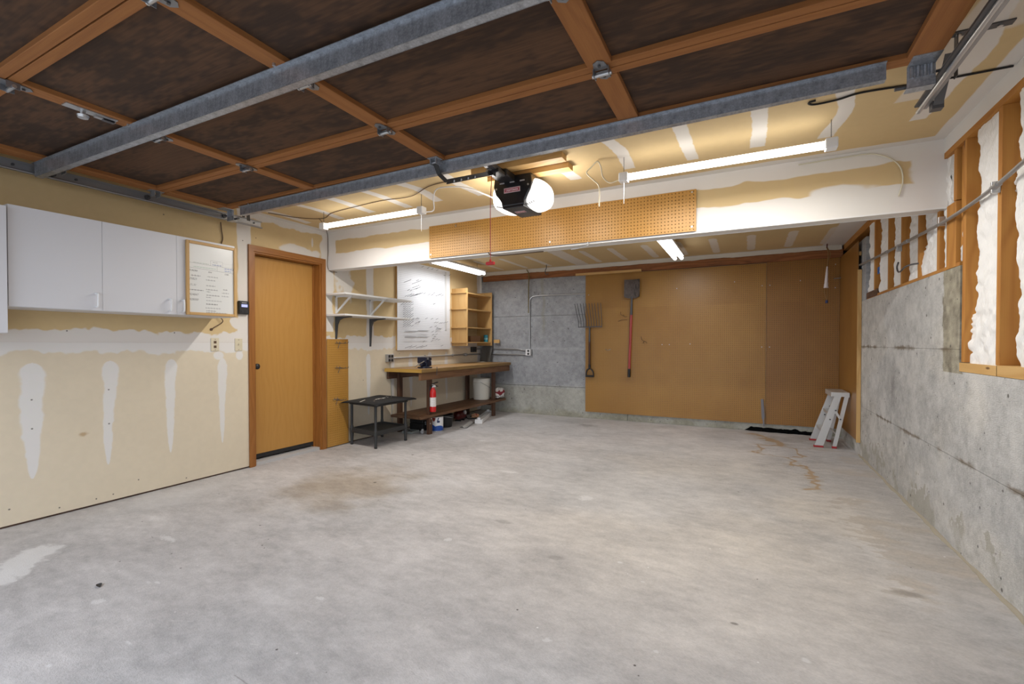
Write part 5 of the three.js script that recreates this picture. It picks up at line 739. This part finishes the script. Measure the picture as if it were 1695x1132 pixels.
// ================================================================ BLACK UTILITY CART
{
  const legs = [[-4.075, -3.925], [-3.665, -3.875], [-3.655, -4.365], [-4.065, -4.41]], c = thing('utility_cart', 'dark grey plastic two-tier utility table beside the workbench', 'table', [-3.87, 0, -4.14]);
  for (const [x, z] of legs) part(c, 'leg', lathe(x, 0, z, [[0, 0.001], [0.016, 0.001], [0.017, 0.02], [0.015, 0.022], [0.018, 0.10], [0.021, 0.125], [0.022, 0.16], [0.024, 0.165], [0.024, 0.19], [0.018, 0.195], [0.018, 0.215], [0.0145, 0.22], [0.0155, 0.49], [0, 0.49]], 20), M.grayPlastic);
  const rim = (y0, y1, e) => { const s = new THREE.Shape([[-4.075, -3.925], [-3.665, -3.875], [-3.655, -4.365], [-4.065, -4.41]].map(([x, z]) => new THREE.Vector2(x + Math.sign(x + 3.87) * e, -(z + Math.sign(z + 4.14) * e)))); const g = new THREE.ExtrudeGeometry(s, { depth: y1 - y0, bevelEnabled: true, bevelThickness: 0.004, bevelSize: 0.004, bevelSegments: 2 }); g.rotateX(-Math.PI / 2); g.translate(0, y0, 0); return g; };
  part(c, 'lower_shelf', rim(0.145, 0.175, 0.012), M.grayPlastic); part(c, 'upper_shelf', rim(0.47, 0.492, 0.015), M.grayPlastic);
  part(c, 'tray_lip', [[0, 1], [1, 2], [2, 3], [3, 0]].map(([a, b]) => bar([legs[a][0], 0.183, legs[a][1]], [legs[b][0], 0.183, legs[b][1]], 0.02, 0.03)), M.grayPlastic);
  const matTex = canvasTex(512, 512, (k) => { k.fillStyle = '#08080a'; k.fillRect(0, 0, 512, 512); k.fillStyle = '#e6e2d8'; const q = [[250, 220, 9], [262, 232, 12], [280, 225, 14], [298, 240, 16], [312, 228, 9], [330, 250, 10], [345, 236, 18], [360, 250, 12], [226, 210, 6], [210, 206, 5], [390, 262, 9], [420, 250, 8], [440, 290, 7], [300, 210, 6], [270, 250, 5], [350, 215, 7], [160, 150, 6], [455, 240, 5]]; q.forEach(([x, y, s], i) => { k.fillStyle = i % 5 === 4 ? '#c98a63' : '#e6e2d8'; k.save(); k.translate(x - 40, y + 20); k.rotate(i * 1.7); k.fillRect(-s, -s / 3, s * 2, s * 0.7 + 3); k.restore(); }); k.strokeStyle = '#ddd8cc'; k.lineWidth = 12; k.beginPath(); k.moveTo(40, 270); k.lineTo(150, 330); k.stroke(); });
  const top = (dy) => grid(36, 36, (a, b) => { const u = a * 2 - 1, v = b * 2 - 1, ce = Math.pow(Math.max(0, Math.abs(u) - 0.72) / 0.28, 2), cv = Math.pow(Math.max(0, Math.abs(v) - 0.78) / 0.22, 2); const y = 0.508 - 0.02 * ce * (0.3 + 0.7 * v * v) * (u > 0 ? 0.3 : 1) - 0.012 * cv + 0.003 * Math.cos(u * 3.2 + v) + 0.010 * ss(0.2, 0.75, u) * (1 - ce) * ss(1, -0.6, v); return [-3.86 + v * 0.285 + 0.005 * u, (Math.abs(u) < 0.85 && Math.abs(v) < 0.85 ? Math.max(0.497, y) : y) + dy, -4.14 - u * 0.335]; });
  const mt = thing('rubber_mat', 'curled black rubber mat with pale flecks draped over the utility table', 'mat', [-3.86, 0.5, -4.14]); part(mt, 'mat_top', top(0.006), mapped(matTex, 0.85, { side: THREE.DoubleSide })); part(mt, 'mat_underside', top(0), std([0.012, 0.012, 0.013], 0.9, 0, { side: THREE.DoubleSide }));
}
// ================================================================ GARDEN TOOLS ON THE BACK PEGBOARD
{
  const z = B + 0.06, f = thing('garden_fork', 'many-tined manure fork with a D-shaped grip hung tines up', 'garden fork', [-2.17, 0.645, z]);
  for (let i = 0; i < 10; i++) { const t = i / 9, xb = mix(-2.352, -1.982, t), xt = mix(-2.405, -1.992, t) + (i % 3 === 1 ? -0.006 : 0); part(f, 'tine', tube([[xb, 1.42, z], [xb, 1.5, z + 0.004], [mix(xb, xt, 0.5), 1.63, z + 0.012], [xt, 1.785, z + 0.0 + 0.03]], 0.0048, 16, 7), M.darkSteel); }
  part(f, 'crossbar', bar([-2.36, 1.42, z], [-1.974, 1.424, z], 0.014, 0.012), M.darkSteel); part(f, 'socket', rod([-2.172, 1.42, z], [-2.173, 1.19, z], 0.013, 16, 0.016), M.darkSteel); part(f, 'shaft', uvBox(rod([-2.173, 1.19, z], [-2.173, 0.80, z], 0.0165, 16), 'y'), M.benchDark);
  part(f, 'grip', [tube([[-2.173, 0.82, z], [-2.175, 0.785, z], [-2.21, 0.755, z], [-2.224, 0.71, z], [-2.224, 0.66, z]], 0.011, 20, 8), tube([[-2.173, 0.82, z], [-2.17, 0.785, z], [-2.135, 0.755, z], [-2.112, 0.71, z], [-2.112, 0.66, z]], 0.011, 20, 8), rod([-2.232, 0.662, z], [-2.104, 0.662, z], 0.016, 14), rod([-2.173, 0.84, z], [-2.173, 0.79, z], 0.02, 14, 0.018)], M.black);
  const s = thing('shovel', 'square-mouth shovel with a red handle hung blade up', 'shovel', [-1.56, 0.665, z]);
  const blade = (dz) => grid(16, 16, (a, b) => { const u = a * 2 - 1, y = mix(1.83, 2.112, b); const w = 0.113 * (b < 0.12 ? mix(0.86, 1, b / 0.12) : 1); return [-1.521 + u * w, y - 0.012 * (1 - Math.abs(u)) * (b < 0.01 ? 0 : 0) + (b === 0 ? 0.016 * u * u : 0), z + 0.004 + 0.026 * u * u + 0.012 * Math.sin(b * Math.PI) * (1 - u * u) + dz + 0.01 * (1 - b)]; });
  const bm = mapped(tex(256, 256, (u, v, o) => { const n = fbm(u * 6, v * 6, 4), q = fbm(u * 20, v * 5, 3); set3(o, [0.10, 0.082, 0.075], 0.6 + n * 0.9); lerp3(o, [0.018, 0.016, 0.015], ss(0.55, 0.7, q) * ss(0.5, 0.8, u) * 0.9); }), 0.6, { side: THREE.DoubleSide, metalness: 0.4 });
  part(s, 'blade', [blade(0), blade(-0.003)], bm, 'grimy steel blade'); part(s, 'socket', rod([-1.524, 1.86, z + 0.012], [-1.535, 1.59, z], 0.012, 16, 0.020), M.darkSteel); part(s, 'handle', rod([-1.535, 1.60, z], [-1.563, 0.78, z], 0.018, 18, 0.0185), std([0.36, 0.055, 0.05], 0.45), 'faded red fibreglass handle'); part(s, 'grip', rod([-1.563, 0.79, z], [-1.566, 0.666, z], 0.0205, 18), M.black);
  solo('metal_stake', [bar([0.178, 0.43, B + 0.03], [0.19, 0.17, B + 0.05], 0.03, 0.004, [1, 0, 0]), bar([0.192, 0.20, B + 0.05], [0.202, 0.075, B + 0.06], 0.018, 0.004, [1, 0, 0]), bar([0.186, 0.43, B + 0.034], [0.205, 0.19, B + 0.054], 0.012, 0.016, [1, 0, 0])], std([0.17, 0.16, 0.17], 0.5, 0.5), 'grey pointed metal stake standing against the pegboard seam', 'stake', [0.19, 0.075, B + 0.05]);
  solo('peg_rod', [rod([0.945, 1.966, B + 0.10], [1.018, 1.97, B + 0.09], 0.008, 12)], M.steel, 'short steel rod sticking out of the corner panel', 'rod', [1.0, 1.968, B + 0.09]);
}
// ================================================================ STEPLADDER
{
  const zn = -6.20, zf = -6.60, dx = -0.035, t = thing('stepladder', 'small aluminium stepladder with red feet in the back corner', 'stepladder', [0.86, 0, -6.4]);
  const rail = (x0, x1, y1, w0, w1, z, d) => { const g = extrude([[x0, 0.012], [x0 + w0, 0.012], [x1 + w1, y1], [x1, y1]].map(p => [p[0] + dx, p[1]]), d, 0.001); g.translate(0, 0, z - d / 2); return g; };
  for (const z of [zn, zf]) { const r = part(t, 'front_rail', rail(0.715, 0.905, 0.60, 0.082, 0.062, z, 0.02), M.alu); part(r, 'foot', box(0.708 + dx, 0.802 + dx, 0.001, 0.022, z - 0.016, z + 0.016, 0.003), M.redPlastic, 'red plastic foot'); const q = part(t, 'rear_rail', rail(0.885, 0.995, 0.585, 0.036, 0.036, z, 0.018), M.alu); part(q, 'foot', box(0.88 + dx, 0.927 + dx, 0.001, 0.024, z - 0.014, z + 0.014, 0.003), M.redPlastic); part(t, 'spreader', [bar([0.862 + dx, 0.322, z + 0.014], [0.912 + dx, 0.425, z + 0.014], 0.022, 0.003), bar([0.905 + dx, 0.425, z + 0.018], [0.955 + dx, 0.33, z + 0.018], 0.022, 0.003)], M.alu); each(t, 'rivet', [[0.86, 0.322], [0.955, 0.33], [0.91, 0.425]].map(([x, y]) => rod([x + dx, y, z + 0.016], [x + dx, y, z + 0.023], 0.008, 10)), M.darkSteel); }
  for (const [y, x] of [[0.20, 0.79], [0.40, 0.855]]) part(t, 'step', [box(x - 0.01 + dx, x + 0.075 + dx, y - 0.004, y, zn - 0.012, zf + 0.012), box(x - 0.012 + dx, x - 0.009 + dx, y - 0.03, y, zn - 0.012, zf + 0.012)], M.alu); part(t, 'top_step', [box(0.87 + dx, 1.036 + dx, 0.612, 0.628, zn + 0.016, zf - 0.016, 0.004), box(0.868 + dx, 0.872 + dx, 0.575, 0.625, zn + 0.016, zf - 0.016), box(1.033 + dx, 1.037 + dx, 0.575, 0.625, zn + 0.016, zf - 0.016), box(0.87 + dx, 1.036 + dx, 0.58, 0.625, zn + 0.014, zn + 0.017), box(0.87 + dx, 1.036 + dx, 0.58, 0.625, zf - 0.017, zf - 0.014)], M.alu); part(t, 'rear_brace', [rod([0.92 + dx, 0.16, zn], [0.92 + dx, 0.16, zf], 0.008, 10)], M.alu);
}
// ================================================================ CONDUITS, BOXES, CORDS
{
  const y = 0.982, xw = L + 0.014;
  let t = thing('outlet_box', 'steel four-socket outlet box on the wall above the near bench end', 'outlet', [L, 0.976, -4.64]);
  part(t, 'box_body', box(L, L + 0.045, 0.925, 1.026, -4.585, -4.70, 0.004), M.conduit); each(t, 'socket', [[0.95, -4.617], [0.95, -4.668], [1.0, -4.617], [1.0, -4.668]].map(([a, z]) => rod([L + 0.044, a, z], [L + 0.047, a, z], 0.018, 16)), M.black);
  t = thing('conduit', 'steel conduit along the left wall above the workbench', 'conduit', [xw, y, -5.8]); part(t, 'pipe', rod([xw, y - 0.01, -4.70], [xw, y + 0.002, -6.86], 0.011, 12), M.conduit); part(t, 'coupling', [rod([xw, y, -6.42], [xw, y, -6.53], 0.017, 12), box(L, L + 0.035, y - 0.022, y + 0.022, -6.45, -6.50, 0.003)], M.conduit); each(t, 'strap', [-5.4, -6.1].map(z => box(L, L + 0.028, y - 0.02, y + 0.016, z - 0.008, z + 0.008, 0.003)), M.conduit);
  solo('junction_box', [box(L, L + 0.05, 1.02, 1.108, -6.65, -6.77, 0.004), rod([L + 0.05, 1.06, -6.71], [L + 0.058, 1.06, -6.71], 0.02, 14)], std([0.05, 0.05, 0.052], 0.5, 0.4), 'dark junction box on the left wall under the wooden shelf unit', 'box', [L, 1.06, -6.71]);
  const zb = B + 0.02; t = thing('conduit', 'pair of conduits on the concrete running into the back wall outlet', 'conduit', [-3.7, 1.02, zb]); part(t, 'pipe', tube([[L + 0.04, 1.074, -6.77], [L + 0.05, 1.074, -6.9], [-4.06, 1.073, zb + 0.004], [-3.6, 1.072, zb], [-3.42, 1.071, zb], [-3.33, 1.055, zb], [-3.275, 1.053, zb]], 0.011, 60, 10), M.conduit); part(t, 'pipe', tube([[xw, y + 0.002, -6.875], [xw + 0.02, y, -6.95], [-4.08, 0.984, zb + 0.002], [-3.275, 0.982, zb]], 0.011, 50, 10), M.conduit);
  t = thing('outlet_box', 'pale two-socket outlet box on the concrete back wall', 'outlet', [-3.225, 1.02, B]); part(t, 'box_body', box(-3.278, -3.172, 0.966, 1.072, B, B + 0.042, 0.005), M.conduit); part(t, 'cover', box(-3.274, -3.19, 0.968, 1.070, B + 0.042, B + 0.046, 0.002), M.white); each(t, 'socket', [0.995, 1.043].map(a => rod([-3.225, a, B + 0.046], [-3.225, a, B + 0.0475], 0.018, 18)), M.black);
  t = thing('conduit', 'shiny conduit rising from the back outlet and bending towards the pegboard', 'conduit', [-3.215, 1.07, zb]); part(t, 'pipe', tube([[-3.215, 1.07, zb], [-3.215, 1.4, zb], [-3.217, 1.78, zb], [-3.21, 1.88, zb], [-3.17, 1.93, zb], [-3.10, 1.945, zb], [-2.7, 1.945, zb], [-2.255, 1.941, zb + 0.002]], 0.011, 80, 12), M.steel); part(t, 'coupling', rod([-3.215, 1.60, zb], [-3.215, 1.65, zb], 0.016, 12), M.conduit);
  solo('dangling_rope', [tube([[-3.23, 2.375, B + 0.10], [-3.20, 2.33, B + 0.10], [-3.195, 2.26, B + 0.085], [-3.215, 2.1, B + 0.055], [-3.218, 1.67, B + 0.052]], 0.008, 40, 8)], std([0.16, 0.12, 0.035], 0.8), 'olive brown cord hanging from the ceiling over the conduit', 'cord', [-3.215, 1.67, B + 0.05]);
  solo('ceiling_hook', [tube([[-2.77, 2.38, -6.62], [-2.772, 2.33, -6.62], [-2.79, 2.29, -6.62], [-2.785, 2.245, -6.62], [-2.76, 2.228, -6.62], [-2.738, 2.25, -6.62]], 0.006, 30, 8)], M.darkSteel, 'dark screw hook in the ceiling before the concrete wall', 'hook', [-2.77, 2.38, -6.62]);
  solo('utility_hook', [tube([[R + 0.005, 1.722, -4.13], [R - 0.03, 1.722, -4.18], [R - 0.045, 1.715, -4.26], [R - 0.045, 1.70, -4.36], [R - 0.045, 1.71, -4.42], [R - 0.045, 1.745, -4.445], [R - 0.045, 1.775, -4.41]], 0.006, 40, 8)], M.hook, 'bent steel hook screwed to a stud above the concrete', 'hook', [R, 1.722, -4.13]);
  // pipe along the stud wall
  const pts = [[0.985, 1.945, -2.2], [1.028, 1.93, -2.713], [1.03, 1.905, -2.95], [1.03, 1.888, -3.3], [1.028, 1.885, -3.62], [1.03, 1.905, -4.2], [1.03, 1.93, -4.9], [1.03, 1.955, -5.45], [1.03, 1.978, -5.9]];
  t = thing('steel_pipe', 'long grey steel pipe slung across the insulated studs', 'pipe', [R, 1.9, -4.0]); part(t, 'pipe', tube(pts, 0.0098, 120, 12), M.conduit); part(t, 'coupling', [rod([1.03, 1.906, -2.93], [1.03, 1.902, -2.99], 0.0135, 12), rod([1.03, 1.908, -4.28], [1.03, 1.912, -4.36], 0.0135, 12), rod([1.03, 1.926, -4.82], [1.03, 1.929, -4.88], 0.0135, 12)], M.conduit); each(t, 'clamp', [-2.98, -3.66, -4.53].map(z => box(1.02, R + 0.004, 1.875, 1.93, z - 0.008, z + 0.008, 0.003)), M.steel);
  // hanging rag-wrapped cord
  t = thing('hanging_marker', 'cord with a white paper twist and blue end hanging in the back corner', 'hanging cord', [0.86, 1.66, -6.78]); const hz = -6.78; part(t, 'hook', tube([[0.86, 2.38, hz], [0.858, 2.345, hz], [0.856, 2.33, hz + 0.004]], 0.006, 10, 8), M.darkRed); part(t, 'cord', [tube([[0.857, 2.34, hz], [0.872, 2.26, hz], [0.869, 2.17, hz], [0.866, 2.1, hz]], 0.006, 20, 8), tube([[0.86, 2.34, hz], [0.893, 2.26, hz], [0.875, 2.18, hz]], 0.004, 20, 6), tube([[0.845, 1.85, hz], [0.838, 1.79, hz], [0.856, 1.72, hz], [0.86, 1.69, hz]], 0.006, 20, 8), tube([[0.862, 1.84, hz], [0.868, 1.76, hz], [0.86, 1.69, hz]], 0.005, 20, 6)], std([0.28, 0.16, 0.06], 0.8));
  part(t, 'paper_twist', (() => { const g = new THREE.CylinderGeometry(0.008, 0.024, 0.26, 18, 24, false), p = g.attributes.position; for (let i = 0; i < p.count; i++) { const k = 1 + 0.3 * (vn(p.getY(i) * 60 + 40, Math.atan2(p.getZ(i), p.getX(i)) * 2 + 9) - 0.5); p.setX(i, p.getX(i) * k - p.getY(i) * -0.04); p.setZ(i, p.getZ(i) * k); } g.computeVertexNormals(); g.translate(0.857, 1.975, hz); return g; })(), std([0.74, 0.70, 0.71], 0.7), 'white paper twist'); part(t, 'weight', rod([0.86, 1.66, hz], [0.86, 1.695, hz], 0.014, 14), std([0.03, 0.05, 0.16], 0.5), 'blue end');
  // cables
  solo('cable', [tube([[0.30, 2.394, -2.79], [0.27, 2.394, -2.80], [0.29, 2.394, -2.83], [0.40, 2.394, -2.83], [0.475, 2.394, -2.805], [0.756, 2.394, -2.833], [1.04, 2.394, -2.84]], 0.005, 60, 8)], M.rubber, 'black cable running along the ceiling over the right door track', 'cable', [0.6, 2.394, -2.82]);
  solo('cable', [tube([[-4.02, 2.394, -2.85], [-3.9, 2.392, -3.1], [-3.72, 2.393, -3.22], [-3.5, 2.394, -3.13], [-3.1, 2.392, -3.07], [-2.8, 2.394, -3.05], [-2.5, 2.39, -3.06], [-2.2, 2.393, -2.93], [-1.9, 2.392, -2.9]], 0.0035, 90, 6)], M.wireBrown, 'thin brown cable stapled along the ceiling over the left tube light', 'cable', [-3, 2.394, -3.1]);
  solo('cable', [tube([[-3.75, 2.393, -3.2], [-3.95, 2.393, -3.45], [-4.10, 2.39, -3.60], [L + 0.012, 2.36, BEAM_Z0 + 0.012], [L + 0.010, 2.2, BEAM_Z0 + 0.008], [L + 0.010, 2.0, BEAM_Z0 + 0.008], [L + 0.014, 1.972, BEAM_Z0 - 0.03], [L + 0.016, 1.974, BEAM_Z1 + 0.01]], 0.003, 80, 6)], M.wireBrown, 'thin cable running down the corner beside the entry door', 'cable', [L, 2.0, BEAM_Z0]);
  solo('cable', [tube([[-2.366, 2.25, -3.09], [-2.33, 2.27, -3.14], [-2.26, 2.34, -3.05], [-2.18, 2.375, -2.98], [-2.05, 2.37, -2.96], [-1.9, 2.35, -3.0], [-1.78, 2.30, -3.05], [-1.70, 2.26, -3.1]], 0.005, 60, 8)], M.white, 'white power cord sagging from the opener to the left tube light', 'cord', [-2.1, 2.3, -3.0]);
  solo('cable', [tube([[-0.77, 2.255, -3.08], [-0.83, 2.25, -3.09], [-0.875, 2.29, -3.08], [-0.885, 2.36, -3.05], [-0.90, 2.385, -3.03], [-0.95, 2.36, -3.05], [-0.985, 2.335, -3.06], [-0.94, 2.28, -3.08], [-0.91, 2.245, -3.09], [-0.905, 2.1, -3.09]], 0.0045, 70, 8)], M.ivory, 'folded ivory power cord at the end of the right tube light', 'cord', [-0.88, 2.3, -3.07]);
  solo('cable', [tube([[0.30, 2.372, BEAM_Z0 + 0.008], [0.55, 2.376, BEAM_Z0 + 0.008], [0.70, 2.37, BEAM_Z0 + 0.01], [0.79, 2.325, BEAM_Z0 + 0.012], [0.84, 2.26, BEAM_Z0 + 0.014], [0.852, 2.17, BEAM_Z0 + 0.014], [0.833, 2.082, BEAM_Z0 + 0.014]], 0.0042, 60, 8)], std([0.62, 0.58, 0.44], 0.5), 'stiff ivory cable curving down the right end of the beam', 'cable', [0.8, 2.08, BEAM_Z0 + 0.01]);
  solo('cable', [tube([[-1.35, 1.974, BEAM_Z1 + 0.03], [-1.28, 1.976, BEAM_Z1 + 0.04], [-1.2, 1.978, BEAM_Z0 - 0.03], [-1.17, 1.976, BEAM_Z0 - 0.004], [-1.165, 1.995, BEAM_Z0 + 0.022]], 0.005, 40, 8)], M.white, 'short white cord tucked under the beam below the pegboard', 'cord', [-1.25, 1.976, BEAM_Z0 - 0.05]);
  solo('cable', [tube([[-2.10, 1.99, BEAM_Z0 + 0.02], [-2.09, 1.974, BEAM_Z0 - 0.01], [-2.04, 1.973, BEAM_Z0 - 0.06], [-1.95, 1.974, BEAM_Z0 - 0.075], [-1.6, 1.975, BEAM_Z0 - 0.078]], 0.0045, 40, 8)], M.wireBrown, 'brown cable tacked under the beam near the red release handle', 'cable', [-2.0, 1.975, BEAM_Z0 - 0.05]);
  solo('cable', [tube([[-0.05, 2.372, -4.5], [0.0, 2.36, -4.52], [0.12, 2.355, -4.50], [0.28, 2.374, -4.3]], 0.008, 30, 8)], M.darkRed, 'dark red cable stub on the ceiling behind the beam', 'cable', [0.1, 2.37, -4.45]);
  solo('extension_wire', [tube([[L + 0.012, 0.92, -4.66], [L + 0.012, 0.79, -4.67], [L + 0.011, 0.5, -4.69], [L + 0.011, 0.2, -4.70], [L + 0.02, 0.01, -4.71]], 0.005, 40, 8)], std([0.35, 0.34, 0.3], 0.6), 'grey wire hanging from the outlet box down behind the workbench', 'wire', [L, 0.01, -4.7]);
  solo('dry_leaf', [grid(8, 6, (a, b) => { const u = a * 2 - 1, w = 0.012 * (1 - u * u); return [-2.78 + u * 0.026, 0.002 + 0.006 * (b - 0.5) ** 2 * 4 * (1 - u * u), -1.073 + (b * 2 - 1) * w + u * 0.006]; })], std([0.03, 0.028, 0.028], 0.7, 0, { side: THREE.DoubleSide }), 'small dark dry leaf on the bare floor', 'leaf', [-2.78, 0, -1.073]);
}
renderer.render(scene, camera);
